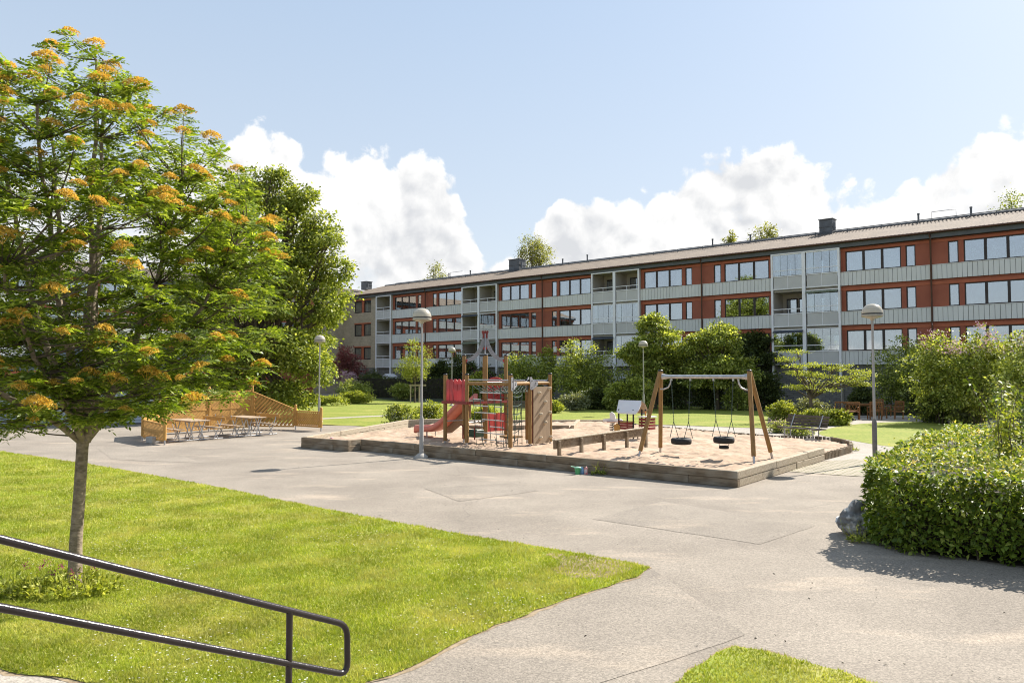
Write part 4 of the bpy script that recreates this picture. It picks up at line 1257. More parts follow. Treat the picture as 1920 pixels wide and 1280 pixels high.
# tower panels: round-topped with a porthole at the back, low red boards under the deck
def arch_panel(p, q, z0, z1, rise, mat, hole=None):
    p, q = Vector(p), Vector(q); d = (q - p); L = d.length; d.normalize()
    poly = [(0.06, z0), (L - .06, z0), (L - .06, z1)] + [(L - .06 - (L - .12) * s / 10, z1 + rise * math.sin(math.pi * s / 10)) for s in range(1, 10)] + [(.06, z1)]
    b = MB(); b.slab(poly, (p.x, p.y, 0), (d.x, d.y), .025)
    o = b.build('panel', mat, cf)
    if hole:
        r = MB(); c = p + d * (L / 2)
        r.tube([c + d * (.17 * math.cos(a)) + Vector((-d.y, d.x, 0)) * (-.02) + Vector((0, 0, (z0 + z1) / 2 + .17 * math.sin(a))) for a in [2 * math.pi * k / 18 for k in range(19)]], .02, 6)
        r.build('porthole_ring', M['red_solid'], o)
arch_panel((-.97, .99, 0), (0, .99, 0), 1.36, 1.98, .14, M['red_solid'], True)
arch_panel((.02, 0, 0), (.02, .97, 0), .38, .96, .0, M['red_solid'])
b = MB(); b.b2(.045, .055, .46, .50, .40, .95); b.build('panel_joint', M['dark_red'], cf)
b = MB(); b.b2(-.66, -.52, .97, 1.02, 1.38, 1.62); b.b2(-.30, -.05, .90, .95, 1.38, 1.62); b.build('panel', M['red_solid'], cf)
# crown of two crossing curved boards and a red crown piece
ZA = 3.52
def arch(p, q, base):
    p, q = Vector(p), Vector(q); m = (p + q) / 2
    b = MB()
    for a in (p, q):
        pts = []
        for s in range(13):
            t = s / 12
            h = base + (ZA - base) * (t ** 1.9)
            hor = a.lerp(m, 1 - (1 - t) ** 1.35 if False else (t * (1.55 - .55 * t)))
            pts.append(Vector((hor.x, hor.y, h)))
        for s in range(12): b.bar(pts[s], pts[s + 1] + (pts[s + 1] - pts[s]) * .12, .035, .115 + .03 * (s / 12))
    o = b.build('arch', M['grey_plate'], cf)
    for a in (p, q):
        e = MB(); e.bar(Vector((a.x, a.y, base - .05)), a.lerp(m, .08) + Vector((0, 0, base + .05)), .05, .14); e.build('arch_foot', M['red_solid'], o)
arch(P['c'], P['e'], 2.66); arch(P['d'], P['f'], 2.66)
b = MB(); m = (P['c'] + P['e']) / 2
u = (P['e'] - P['c']).normalized()
b.slab([(-.08, ZA - .12), (.08, ZA - .12), (.085, ZA), (.12, ZA + .10), (.07, ZA + .13), (.03, ZA + .10), (0, ZA + .145), (-.03, ZA + .10), (-.07, ZA + .13), (-.12, ZA + .10), (-.085, ZA)], (m.x, m.y, 0), (u.x, u.y), .07)
b.build('crown_piece', M['dark_red'], cf)
b = MB(); b.tube([m + Vector((0, 0, ZA - .42)), m + Vector((0, 0, ZA - .50))], .06, 10); b.build('crown_collar', M['red_solid'], cf)
b = MB(); b.tube([m + Vector((0, 0, 2.55)), m + Vector((0, 0, ZA))], .022, 8); b.build('crown_rod', M['galv'], cf)
# slide
def slide():
    z_top = 1.38
    s0 = Vector((-1.04, .47, z_top)); D_ = Vector((-1, -.03, 0)).normalized(); Nn = Vector((-D_.y, D_.x, 0))
    prof = [(0, 0), (.12, 0), (.28, -.10), (1.15, -.78), (1.45, -.98), (1.75, -1.10), (2.1, -1.13), (2.48, -1.14), (2.55, -1.19)]
    # smooth the profile
    pts = []
    for i in range(len(prof) - 1):
        for k in range(5):
            t = k / 5; p0 = prof[max(i - 1, 0)]; p1 = prof[i]; p2 = prof[i + 1]; p3 = prof[min(i + 2, len(prof) - 1)]
            pts.append(tuple(.5 * ((2 * p1[j]) + (-p0[j] + p2[j]) * t + (2 * p0[j] - 5 * p1[j] + 4 * p2[j] - p3[j]) * t * t + (-p0[j] + 3 * p1[j] - 3 * p2[j] + p3[j]) * t ** 3) for j in (0, 1)))
    pts.append(prof[-1])
    sec = [(-.27, .16), (-.235, .18), (-.22, .05), (-.17, 0), (.17, 0), (.22, .05), (.235, .18), (.27, .16), (.27, -.02), (.2, -.05), (-.2, -.05), (-.27, -.02)]
    vs, fs = [], []
    for (a, z) in pts:
        for (w, h) in sec:
            q = s0 + D_ * a + Nn * w + Vector((0, 0, z + h)); vs.append(q)
    k = len(sec)
    for i in range(len(pts) - 1):
        for j in range(k): fs.append((i * k + j, (i + 1) * k + j, (i + 1) * k + (j + 1) % k, i * k + (j + 1) % k))
    fs.append(tuple(range(k))); fs.append(tuple(reversed(range((len(pts) - 1) * k, len(pts) * k))))
    b = MB(); b.add(vs, fs, True); b.build('slide', M['pink_plastic'], cf)
    b = MB()
    for a in (1.95, 2.40):
        for w in (-.2, .2):
            q = s0 + D_ * a + Nn * w; b.tube([(q.x, q.y, -.05), (q.x, q.y, .22)], .018, 6)
    b.build('slide_leg', M['galv'], cf)
    b = MB(); q0 = s0 + D_ * .35 - Nn * .3; q1 = s0 + D_ * 1.5 - Nn * .3
    b.slab([(0, -.18), (.28, -.34), (1.2, -1.02), (1.25, -1.24), (.9, -1.2), (0.0, -.62)], (q0.x, q0.y, 1.38), (D_.x, D_.y), .02)
    b.build('slide_side_board', M['climb'], cf)
slide()
# top bars
def topbar(a, c, z, mat='post_wood', r=.052):
    b = MB(); pa, pc = P[a], P[c]; d = (pc - pa).normalized()
    b.tube([pa + d * .06 + Vector((0, 0, z)), pc - d * .06 + Vector((0, 0, z))], r, 10); return b.build('top_bar', M[mat], cf)
ZB_ = 2.11 - ZS
topbar('b', 'g', ZB_); topbar('b', 'g', ZB_ + .11, 'galv', .022); topbar('g', 'h', ZB_ + .01); topbar('h', 'j', ZB_ + .01); topbar('e', 'i', ZB_ + .08, 'galv', .03); topbar('i', 'j', ZB_ + .08, 'galv', .03); topbar('d', 'e', 1.95, 'galv', .022)
topbar('a', 'c', .72, 'galv', .02); topbar('b', 'd', .72, 'galv', .02)
def plate(k, toward, z):
    p = P[k]; d = (P[toward] - p).normalized(); nrm = Vector((d.y, -d.x, 0)) * .066
    b = MB(); b.slab([(-.07, z - .19), (.04, z - .19), (.30, z - .045), (.30, z + .055), (.07, z + .09), (.0, z + .20), (-.07, z + .20)], (p.x + nrm.x, p.y + nrm.y, 0), (d.x, d.y), .014)
    o = b.build('corner_plate', M['grey_plate'], cf)
    c = MB()
    for a, zz in ((.18, z + .02), (.18, z - .03), (.0, z - .12), (0, z + .08)):
        q = p + d * a + nrm * 1.12; c.tube([q + Vector((0, 0, zz)), q + nrm * .25 + Vector((0, 0, zz))], .014, 6)
    c.build('bolts', M['cap'], o)
plate('g', 'b', ZB_); plate('g', 'h', ZB_); plate('h', 'g', ZB_); plate('h', 'j', ZB_); plate('j', 'h', ZB_)
# climbing wall with holds
b = MB(); b.b2(1.735, 1.765, .26, 1.08, .08, 1.83); b.build('climbing_wall', M['climb'], cf)
b = MB(); b.b2(1.68, 1.73, .28, 1.06, .1, 1.80); b.build('wall_back', M['dark_red'], cf)
for (a, z) in ((.28, 1.58), (.86, 1.72), (.62, 1.30), (.36, .92), (.88, .96), (.62, .66), (.36, .20), (.92, .20)):
    b = MB(); c = (1.77, .26 + a * .88, z + .05); s_ = .045
    vs, fs = [], []
    rr = random.Random(int(a * 100 + z * 10))
    b.tube([(1.76, c[1], c[2] - .01), (1.80, c[1], c[2]), (1.84, c[1] + .01, c[2] + .02), (1.86, c[1], c[2] + .02)], [.055, .052, .036, .012], 8)
    b.build('climbing_hold', M['hold'], cf)
# rope nets
def rope(b, p, q, sag=0.0, r=.011, n=7):
    p, q = Vector(p), Vector(q)
    b.tube([p.lerp(q, i / n) - Vector((0, 0, sag * 4 * (i / n) * (1 - i / n))) for i in range(n + 1)] if sag else [p, q], r, 5, False)
pb, pg, ph, pi_, pe, pj, pd = P['b'], P['g'], P['h'], P['i'], P['e'], P['j'], P['d']
Z = lambda z: Vector((0, 0, z))
# hanging ladder net under the front bar
b = MB(); rungs = []; rr = random.Random(4)
us = [.13, .30, .47, .62, .78]
inn = Vector((-.15, .55, 0))
tops_ = [pb.lerp(pg, u) for u in us]
for i, t_ in enumerate(tops_):
    base_ = t_ + inn * .6 + Vector((rr.uniform(-.08, .08), 0, 0))
    rope(b, t_ + Z(ZB_ - .03), base_ + Z(.0), 0)
    if i in (1, 3): rope(b, (t_ * .6 + base_ * .4) + Z(.35), base_ + Vector((.15, -.1, 0)), 0)
for j in range(8):
    z = .22 + j * .205
    for i in range(len(us) - 1):
        if (i + j) % 4 == 3 and j > 1: continue
        f = (ZB_ - z) / ZB_
        a = tops_[i] + inn * .6 * f + Z(z); c = tops_[i + 1] + inn * .6 * f + Z(z)
        rungs.append((a, c))
net = b.build('rope_net', M['rope'], cf)
for (p_, q_) in rungs:
    rb = MB(); rb.tube([p_, q_], .017, 6); rb.build('rope_rung', M['rung'], net)
# sagging net overhead
b = MB()
for i in range(8):
    u = .10 + i * .115
    rope(b, pb.lerp(pg, u) + Z(ZB_ - .02), (pe + Vector((-.0, 0, 0))).lerp(pi_, min(1, u * 1.0)) + Z(ZB_ + .02), .30, .013, 9)
for i in range(5):
    u = .12 + i * .19
    pts = []
    for k in range(9):
        w = k / 8; a = pb.lerp(pg, .08 + w * .86); c = pe.lerp(pi_, w)
        pts.append(a.lerp(c, u) + Z(ZB_ - .30 * 4 * u * (1 - u) - .02 + .03 * math.sin(k * 3.1)))
    b.tube(pts, .012, 5, False)
b.build('rope_net', M['rope'], cf)
# net on the right between g and h, and a curtain of ropes in the middle
b = MB(); rb = MB()
for i, u in enumerate((.12, .30, .48, .66)):
    t_ = pg.lerp(ph, u); bs = t_ + Vector((-.35, .1, 0))
    rope(b, t_ + Z(ZB_ - .03), bs, 0)
for j in range(6):
    z = .25 + j * .27
    f = 1 - z / ZB_
    rope(b, pg.lerp(ph, .12) + Vector((-.35, .1, 0)) * f + Z(z), pg.lerp(ph, .66) + Vector((-.35, .1, 0)) * f + Z(z), .07)
for i in range(5):
    rope(b, pg.lerp(ph, .1 + i * .18) + Z(ZB_), pi_.lerp(pj, .1 + i * .15) + Z(ZB_ + .05), .28, .012)
b.build('rope_net', M['rope'], cf)
# inner net wall between d-e side
b = MB()
for i in range(4): rope(b, pd + Vector((.35 + i * .25, .3 + i * .05, 1.9)), pd + Vector((.35 + i * .25, .35 + i * .05, .0)))
for j in range(7): rope(b, pd + Vector((.35, .3, .25 + j * .25)), pd + Vector((1.1, .45, .25 + j * .25)), .05)
b.build('rope_net', M['rope'], cf)
# dark green box under the deck with red handles
b = MB(); b.b2(-.75, -.35, -.1, .3, .18, .42); bx_ = b.build('play_counter', M['green_box'], cf, .02)
b = MB(); b.tube([(-.30, -.2, .12), (-.30, -.2, .5), (-.22, -.2, .56), (-.05, -.2, .56)], .02, 6); b.tube([(-.82, -.2, .12), (-.82, -.2, .5), (-.86, -.2, .56), (-.95, -.2, .58)], .02, 6); b.build('handle', M['dark_red'], cf)
b = MB(); b.b2(.1, .75, .55, .95, .18, .23); b.build('step', M['post_wood'], cf)

# ---------------------------------------------------------------- playhouse
ph_ = thing('playhouse', 'small playhouse with a white pitched roof on dark posts and dark red counters', 'playhouse', (4.05, 25.6, ZS), TH)
zr = 1.50 - ZS
b = MB()
def roofslope(sy):
    pts = [(-.47, 0, zr), (.43, 0, zr), (.50, sy * .12, zr - .10), (.50, sy * .28, zr - .30), (.43, sy * .36, zr - .42), (-.25, sy * .36, zr - .42), (-.36, sy * .31, zr - .36)]
    return pts
for sy in (-1, 1):
    m_ = MB(); pts = roofslope(sy)
    n = len(pts); m_.add(pts + [(x, y, z - .03) for x, y, z in pts], [tuple(range(n)) if sy < 0 else tuple(reversed(range(n))), tuple(reversed(range(n, 2 * n))) if sy < 0 else tuple(range(n, 2 * n))] + [(i, (i + 1) % n, (i + 1) % n + n, i + n) for i in range(n)])
    m_.build('roof', M['white_roof'] if sy < 0 else M['climb'], ph_)
for x, y in ((-.30, -.27), (.28, -.27), (-.30, .27), (.28, .27)):
    b = MB(); b.tube([(x, y, -.05), (x, y, zr - .3)], .028, 8); b.build('post', M['cap'], ph_)
b = MB()
for i in range(3): b.b2(-.25, .26, -.30, -.275, .34 + i * .085, .34 + i * .085 + .078)
b.b2(-.28, .30, -.36, -.22, .60, .625); b.build('counter', M['dark_red'], ph_)
b = MB(); b.slab([(-.1, 0), (.1, 0), (.12, .25), (0, .35), (-.14, .25)], (-.33, -.32, .2), (1, 0), .02); b.build('yellow_board', M['fence_wood'], ph_)
b = MB()
for i in range(4): b.b2(.42, .80, -.16, -.14, .36 + i * .1, .36 + i * .1 + .08)
for i in range(4): b.b2(.80, .82, -.14, .25, .36 + i * .1, .36 + i * .1 + .08)
b.build('counter', M['dark_red'], ph_)
b = MB(); b.b2(.40, .86, -.20, .3, .77, .80); b.build('counter_top', M['white_roof'], ph_)
b = MB(); b.tube([(.56, .05, -.05), (.56, .05, .98)], .025, 8); b.build('post', M['orange'], ph_)
b = MB(); b.lathe([(.03, .97), (.035, 1.0), (.02, 1.03)], (.56, .05, 0), 10); b.build('cap', M['cap'], ph_)
b = MB(); b.b2(.45, .9, -.45, -.25, .24, .27); b.tube([(.5, -.35, -.05), (.5, -.35, .24)], .02, 6); b.tube([(.85, -.35, -.05), (.85, -.35, .24)], .02, 6); b.build('bench', M['bench_wood'], ph_)
# spring rider behind it
sr2 = thing('spring_rider', 'pale spring rider with rounded handles beside the left end of the playhouse', 'spring rider', (*G(1148, 812, ZS), ZS))
b = MB(); pts = [(0.10 * math.cos(t * 2.2), .10 * math.sin(t * 2.2), .02 + t * .022) for t in range(18)]; b.tube(pts, .014, 5); b.build('spring', M['cap'], sr2)
b = MB(); b.slab([(-.36, .44), (.36, .44), (.42, .50), (.30, .56), (.14, .54), (.10, .72), (-.02, .80), (-.10, .74), (-.08, .56), (-.36, .52)], (0, 0, 0), (.9, -.43), .05); b.build('body', M['white_roof'], sr2, .006)
b = MB(); b.b2(-.2, .2, -.1, .1, .42, .44); b.build('seat', M['dark_red'], sr2)

# small red toy left in the sand; toys by the border
b = MB(); b.lathe([(.02, 0), (.06, .01), (.07, .05), (.05, .08), (.01, .09)], n=10); o = b.build('sand_mould', M['red_toy'], None, loc=(*G(622, 824, ZS), ZS + .0)); tag(o, 'small bright red toy lying in the left corner of the sand', 'toy')
def gp(px, py): return (*G(px, py), 0)
t = thing('toy_bucket', 'small green plastic toy bucket with a mint lid against the front timbers', 'toy bucket', gp(1083, 888.5))
b = MB(); b.lathe([(.055, 0), (.075, .15), (.078, .155)], n=16); b.build('tub', M['green_toy'], t)
b = MB(); b.lathe([(.085, .152), (.085, .17), (.03, .18)], n=16); b.bar((-.07, 0, .17), (-.16, .02, .185), .05, .015); b.build('lid', M['mint_toy'], t)
t = thing('drink_carton', 'small blue and white carton between the green bucket and the red carton', 'carton', gp(1091.5, 888), .4)
b = MB(); b.box((0, 0, .065), (.07, .07, .13)); b.slab([(-.035, .13), (.035, .13), (0, .165)], (0, 0, 0), (1, 0), .07); b.build('carton', M['blue_toy'], t)
t = thing('drink_carton', 'small red and white carton, rightmost of the things by the timbers', 'carton', gp(1099, 888.5), -.3)
b = MB(); b.box((0, 0, .075), (.075, .07, .15)); b.slab([(-.037, .15), (.037, .15), (0, .185)], (0, 0, 0), (1, 0), .07); b.build('carton', M['red_toy'], t)

# ---------------------------------------------------------------- lamps
def lamp(px, py_base, label, collar=True):
    x, y = G(px, py_base)
    t = thing('street_lamp', label, 'street lamp', (x, y, 0), 0, 'park lamps around the playground')
    b = MB(); b.tube([(0, 0, 1.18), (0, 0, 3.90)], [.036, .030], 12); b.build('pole', M['lamp_pole'], t)
    b = MB(); b.lathe([(.062, 0), (.062, 1.10), (.05, 1.16), (.037, 1.20)], n=14); b.build('pole_sleeve', M['lamp_sleeve'] if not collar else M['lamp_pole'], t)
    if collar:
        b = MB(); b.lathe([(.20, 0), (.19, .05), (.10, .12), (.065, .14)], n=18); b.build('base_collar', M['concrete'], t)
    b = MB(); b.lathe([(.27, 3.96), (.275, 3.99), (.272, 4.01)], n=28); b.lathe([(.05, 3.86), (.06, 3.9), (.26, 3.955)], n=24); b.build('shade_rim', M['lamp_glass'], t)
    b = MB(); b.lathe([(.268, 4.012), (.266, 4.05)], n=28); b.build('shade_band', M['lamp_dark'], t)
    b = MB(); b.lathe([(.272, 4.052), (.27, 4.08), (.255, 4.14), (.225, 4.20), (.175, 4.255), (.11, 4.29), (.04, 4.305)], n=28); b.build('lamp_dome', M['lamp_glass'], t)
    return t
lamp(790, 858, 'domed lamp post standing against the front timbers of the sand pit')
lamp(1641, 869, 'domed lamp post rising behind the clipped hedge at the right', False)
lamp(598, 791, 'domed lamp post directly behind the right end of the diagonal plank fence')
lamp(847, 761, 'farthest domed lamp post, behind the climbing frame in front of dark shrubs')
lamp(1207, 777, 'domed lamp post in front of the big trees, left of the swing set')

# ---------------------------------------------------------------- diagonal plank fence
fence = thing('plank_fence', 'golden wooden screen of diagonal planks with round posts sheltering the picnic tables', 'fence', (0, 0, 0))
fp = {'b': ((-11.76, 25.4), .86), 'a': ((-13.3, 27.0), 1.0), 'g': ((-13.7, 29.3), 1.72), 'c': ((-12.5, 30.9), 1.80), 'd': ((-11.25, 32.4), 1.97), 'e': ((-9.30, 32.2), 1.02), 'f': ((-7.95, 31.2), .95)}
for k, (p, h) in fp.items():
    b = MB(); b.tube([(p[0], p[1], .16), (p[0], p[1], h)], .055, 10); b.lathe([(.06, 0), (.055, .03), (.02, .06)], (p[0], p[1], h), 10)
    o = b.build('post', M['fence_wood'], fence)
    b = MB(); b.tube([(p[0], p[1], 0), (p[0], p[1], .2)], .03, 8); b.build('foot', M['galv'], o)
def diag_panel(k1, k2, t1, t2, z0, mode, gap=.011, pw=.098):
    p, q = Vector((*fp[k1][0], 0)), Vector((*fp[k2][0], 0)); d = q - p; L = d.length; d.normalize(); p = p + d * .07; L -= .14
    top = lambda a: t1 + (t2 - t1) * a / L
    b = MB()
    def clipdiag(c, slope, a0, a1):
        # plank z = slope*(a) + c, clipped to a0..a1 and z0..top
        seg = []
        N_ = 80
        good = [a for a in [a0 + (a1 - a0) * i / N_ for i in range(N_ + 1)] if z0 + .03 <= slope * a + c <= top(a) - .03]
        if len(good) > 1:
            u, v = good[0], good[-1]
            b.bar(p + d * u + Z(slope * u + c), p + d * v + Z(slope * v + c), .018, pw)
    step = (pw + gap) * 1.414
    if mode == 'chev': spans = [(0, L / 2, 1), (L / 2, L, -1)]
    else: spans = [(0, L, 1 if mode == '/' else -1)]
    for (a0, a1, sl) in spans:
        c = -3 - a1
        while c < 4 + a1:
            clipdiag(c, sl, a0, a1); c += step
    if mode == 'chev': b.bar(p + d * (L / 2) + Z(z0), p + d * (L / 2) + Z(top(L / 2)), .03, .06, (d.x, d.y, 0))
    o = b.build('plank_panel', M['fence_wood'], fence)
    f = MB(); f.bar(p + Z(t1), p + d * L + Z(t2), .07, .05); f.bar(p + Z(z0), p + d * L + Z(z0), .05, .06)
    if mode != 'low': f.bar(p + Z(z0 + (min(t1, t2) - z0) * .55), p + d * L + Z(z0 + (min(t1, t2) - z0) * .55), .045, .07)
    f.bar(p + d * .02 + Z(z0), p + d * .02 + Z(t1), .045, .05, (d.x, d.y, 0)); f.bar(p + d * (L - .02) + Z(z0), p + d * (L - .02) + Z(t2), .045, .05, (d.x, d.y, 0))
    f.build('panel_frame', M['fence_wood'], o)
diag_panel('g', 'c', 1.58, 1.58, .12, '/'); diag_panel('c', 'd', 1.62, 1.66, .12, 'chev'); diag_panel('d', 'e', 1.60, .88, .14, '/', .03)
diag_panel('e', 'f', .80, .80, .18, '/', .02, .075); diag_panel('b', 'a', .68, .74, .14, '/', .015, .08); diag_panel('a', 'g', .8, 1.4, .14, '/')
x_, y_ = G(287, 830); b = MB(); b.box((0, 0, .11), (.52, .30, .22)); o = b.build('concrete_block', M['concrete'], None, .015, loc=(x_, y_, 0), rz=TH)
tag(o, 'grey concrete block weighing down the near left end of the diagonal plank fence', 'concrete block')

# ---------------------------------------------------------------- picnic tables
def picnic(loc, label):
    t = thing('picnic_table', label, 'picnic table', (*loc, 0), TH, 'picnic tables by the plank fence')
    b = MB()
    for i in range(5): b.b2(-.85, .85, -.36 + i * .146, -.36 + (i + 1) * .146 - .012, .70, .735)
    b.b2(-.5, -.42, -.34, .34, .665, .70); b.b2(.42, .5, -.34, .34, .665, .70)
    b.build('table_top', M['table_wood'], t, .004)
    for x in (-.55, .55):
        b = MB()
        for s in (-1, 1):
            b.tube([(x, s * .10, .02), (x, s * .30, .67)], .022, 6); b.tube([(x, s * .28, .02), (x, s * .08, .67)], .022, 6)
        b.tube([(x, -1.0, .04), (x, 1.0, .04)], .022, 6)
        b.build('table_leg', M['galv'], t)
    for s in (-1, 1):
        b = MB(); 
        for i in range(2): b.b2(-.85, .85, s * .70 + (i - 1) * .15, s * .70 + i * .15 - .012, .42, .455)
        b.build('bench_seat', M['table_wood'], t, .004)
        b = MB(); b.bar((-.85, s * .93, .74), (.85, s * .93, .74), .028, .15, (0, s * -.25, 1)); b.build('backrest', M['fence_wood'], t, .004)
        for x in (-.6, .6):
            b = MB(); b.tube([(x, s * .80, .02), (x, s * .60, .42)], .018, 6); b.tube([(x, s * .62, .02), (x, s * .82, .42), (x, s * .97, .84)], .018, 6); b.tube([(x, s * .55, .41), (x, s * .85, .41)], .016, 6)
            b.build('bench_leg', M['galv'], t)
picnic((-11.75, 27.3), 'picnic table with backed benches nearer the viewer, left one of two')
picnic((-10.35, 29.2), 'picnic table with backed benches farther back, right one of two, before the tall screens')

# ---------------------------------------------------------------- park benches
def park_bench(loc, rz, label):
    t = thing('park_bench', label, 'bench', (*loc, 0), rz, 'slatted park benches')
    b = MB()
    for i in range(4): b.b2(-.9, .9, -.22 + i * .115, -.22 + i * .115 + .095, .43, .465)
    b.build('seat', M['bench_wood'], t, .004)
    b = MB()
    for i in range(4): b.bar((-.9, .27 + i * .035, .54 + i * .105), (.9, .27 + i * .035, .54 + i * .105), .03, .085, (0, .3, 1))
    b.build('backrest', M['bench_wood'], t, .004)
    for x in (-.62, .62):
        b = MB(); b.tube([(x, -.15, 0), (x, -.15, .42)], .025, 6); b.tube([(x, .14, 0), (x, .16, .43), (x, .40, .92)], .022, 6); b.bar((x, -.2, .41), (x, .2, .41), .05, .03); b.build('leg', M['galv'], t)
bx0 = G(1457, 799, .45); bx1 = G(1538, 805.5, .45)
park_bench(((bx0[0] + bx1[0]) / 2 + .12, (bx0[1] + bx1[1]) / 2), math.atan2(bx1[1] - bx0[1], bx1[0] - bx0[0]), 'weathered grey slatted bench on the path beside the rounded end of the sand pit')
park_bench(G(975, 783), R(-8), 'weathered slatted bench on the far lawn, seen through the rope nets')

# ---------------------------------------------------------------- garden furniture by the lilacs
def garden_seat(name, loc, rz, width, label, group=None):
    t = thing(name, label, 'garden ' + ('bench' if width > .8 else 'chair'), (*loc, 0), rz, group)
    w = width / 2
    b = MB()
    for i in range(5): b.b2(-w + .05, w - .05, -.24 + i * .095, -.24 + i * .095 + .08, .41, .435)
    b.build('seat', M['garden_wood'], t)
    b = MB(); b.bar((-w, .30, .91), (w, .30, .91), .035, .08); b.bar((-w, .25, .50), (w, .25, .50), .03, .06)
    n = max(3, int(width / .17)); 
    for i in range(n):
        a = -w + .07 + (2 * w - .14) * i / n; c = a + (2 * w - .14) / n
        b.bar((a, .27, .53), (c, .29, .88), .02, .03, (0, 1, 0)); b.bar((c, .27, .53), (a, .29, .88), .02, .03, (0, 1, 0))
    b.build('backrest', M['garden_wood'], t)
    for sx in (-1, 1):
        b = MB(); b.bar((sx * w, -.26, 0), (sx * w, -.26, .62), .055, .055); b.build('leg', M['garden_wood'], t)
        b = MB(); b.bar((sx * w, .24, 0), (sx * w, .31, .93), .055, .055); b.build('leg', M['garden_wood'], t)
        b = MB(); b.bar((sx * w, -.30, .635), (sx * w, .28, .635), .065, .03); b.bar((sx * w, -.24, .38), (sx * w, .24, .38), .03, .05); b.build('armrest', M['garden_wood'], t)
tbl = G(1614, 781.5)
t = thing('garden_table', 'brown wooden garden table between the garden bench and chairs', 'garden table', (*tbl, 0), R(-15))
b = MB()
for i in range(7): b.b2(-.75, .75, -.42 + i * .12, -.42 + i * .12 + .11, .71, .74)
b.b2(-.68, .68, -.37, .37, .63, .705); b.build('table_top', M['garden_wood'], t)
for sx in (-1, 1):
    for sy in (-1, 1):
        b = MB(); b.b2(sx * .62 - .04, sx * .62 + .04, sy * .33 - .04, sy * .33 + .04, 0, .63); b.build('leg', M['garden_wood'], t)
garden_seat('garden_bench', G(1588, 786.5), R(200 - 38), 1.15, 'brown wooden garden bench with a lattice back, left of the garden table')
garden_seat('garden_chair', G(1640, 786.5), R(180 - 12), .55, 'brown garden chair nearest the viewer with its back turned, before the garden table', 'garden chairs')
garden_seat('garden_chair', G(1656, 780), R(15), .55, 'brown garden chair half hidden on the far side of the garden table', 'garden chairs')
garden_seat('garden_chair', G(1678, 785), R(-78), .60, 'brown garden chair farthest right, against the lilac bushes', 'garden chairs')

# ---------------------------------------------------------------- handrail in the foreground
def P3(px, py, Y):
    d = ray(px, py); k = Y / d.y
    return Vector((d.x * k, Y, CAMZ + d.z * k))
hr = thing('handrail', 'black tubular steel handrail with two sloping rails and a rounded end in the foreground', 'handrail', (-1.3, 4.05, 0))
oo = Vector((-1.3, 4.05, 0))
e_up, e_lo = P3(640, 1168, 4.2), P3(640, 1262, 4.2)
l_up, l_lo = P3(0, 1010, 2.94), P3(0, 1138, 2.94)
def extend(a, b_, k): return a + (a - b_) * k
U0, L0 = extend(l_up, e_up, .6), extend(l_lo, e_lo, .6)
def arc(c, a, b2, n=5): return [((1 - t) ** 2) * a + 2 * t * (1 - t) * c + t * t * b2 for t in [i / n for i in range(n + 1)]]
du = (e_up - l_up).normalized(); dl = (e_lo - l_lo).normalized()
r = .07
cu_ = e_up + du * .045; cl_ = e_lo + dl * .045
path = [U0] + arc(cu_, cu_ - du * r, cu_ - Vector((0, 0, r))) + arc(cl_, cl_ + Vector((0, 0, r)), cl_ - dl * r) + [L0]
b = MB(); b.tube([p - oo for p in path], .0172, 16); b.build('rail', M['black_paint'], hr)
tpar = ((P3(531, 1140, 3.98) - l_up).length) / (e_up - l_up).length
pu = l_up.lerp(e_up, tpar)
b = MB(); b.tube([pu - oo, Vector((pu.x, pu.y, 0)) - oo], .0172, 16); b.build('post', M['black_paint'], hr)
pu2 = U0.lerp(e_up, .02)
b = MB(); b.tube([pu2 - oo, Vector((pu2.x, pu2.y, .3)) - oo], .0205, 16); b.build('post', M['black_paint'], hr)

# ---------------------------------------------------------------- boulder beside the clipped hedge
def boulder(name, label, parts, mat, seed, loc):
    r = np.random.default_rng(seed)
    # union of displaced ellipsoids through a metaball-like height field on an icosphere-ish grid
    n1, n2 = 72, 48
    th = np.linspace(0, 2 * np.pi, n1, endpoint=False); ph = np.linspace(0.001, np.pi - .001, n2)
    T, Pp = np.meshgrid(th, ph, indexing='ij')
    D_ = np.stack([np.cos(T) * np.sin(Pp), np.sin(T) * np.sin(Pp), np.cos(Pp)], -1).reshape(-1, 3)
    rad = np.zeros(len(D_))
    for c, s in parts:
        c = np.array(c, float); s = np.array(s, float)
        # ray from origin to ellipsoid
        o_ = (-c) / s; d_ = D_ / s
        A = (d_ ** 2).sum(1); B = 2 * (o_ * d_).sum(1); C_ = (o_ ** 2).sum() - 1
        disc = B * B - 4 * A * C_
        tt = np.where(disc > 0, (-B + np.sqrt(np.maximum(disc, 0))) / (2 * A), 0)
        rad = np.maximum(rad, tt)
    for _ in range(10):
        k = r.normal(size=3) * r.choice([4, 8, 14]); rad *= 1 + .022 * np.sin(D_ @ k + r.uniform(0, 6))
    v = D_ * rad[:, None]
    idx = np.arange(n1 * n2).reshape(n1, n2)
    f = [(idx[i, j], idx[i, j + 1], idx[(i + 1) % n1, j + 1], idx[(i + 1) % n1, j]) for i in range(n1) for j in range(n2 - 1)]
    v *= 1.02
    o = np_mesh(name, v, np.array(f), mat, None, True); o.location = loc
    return tag(o, label, 'boulder')
gx, gy = G(1606, 1003)
boulder('boulder', 'mottled black and white boulder shaped like a resting bird beside the clipped hedge', [((.06, 0, 0), (.34, .27, .19)), ((-.03, -.04, .17), (.115, .11, .16)), ((.04, -.05, .29), (.10, .07, .05)), ((-.08, -.02, .08), (.16, .19, .13)), ((.2, 0, .06), (.17, .2, .14))], M['rock'], 4, (gx + .03, gy + .08, .175))
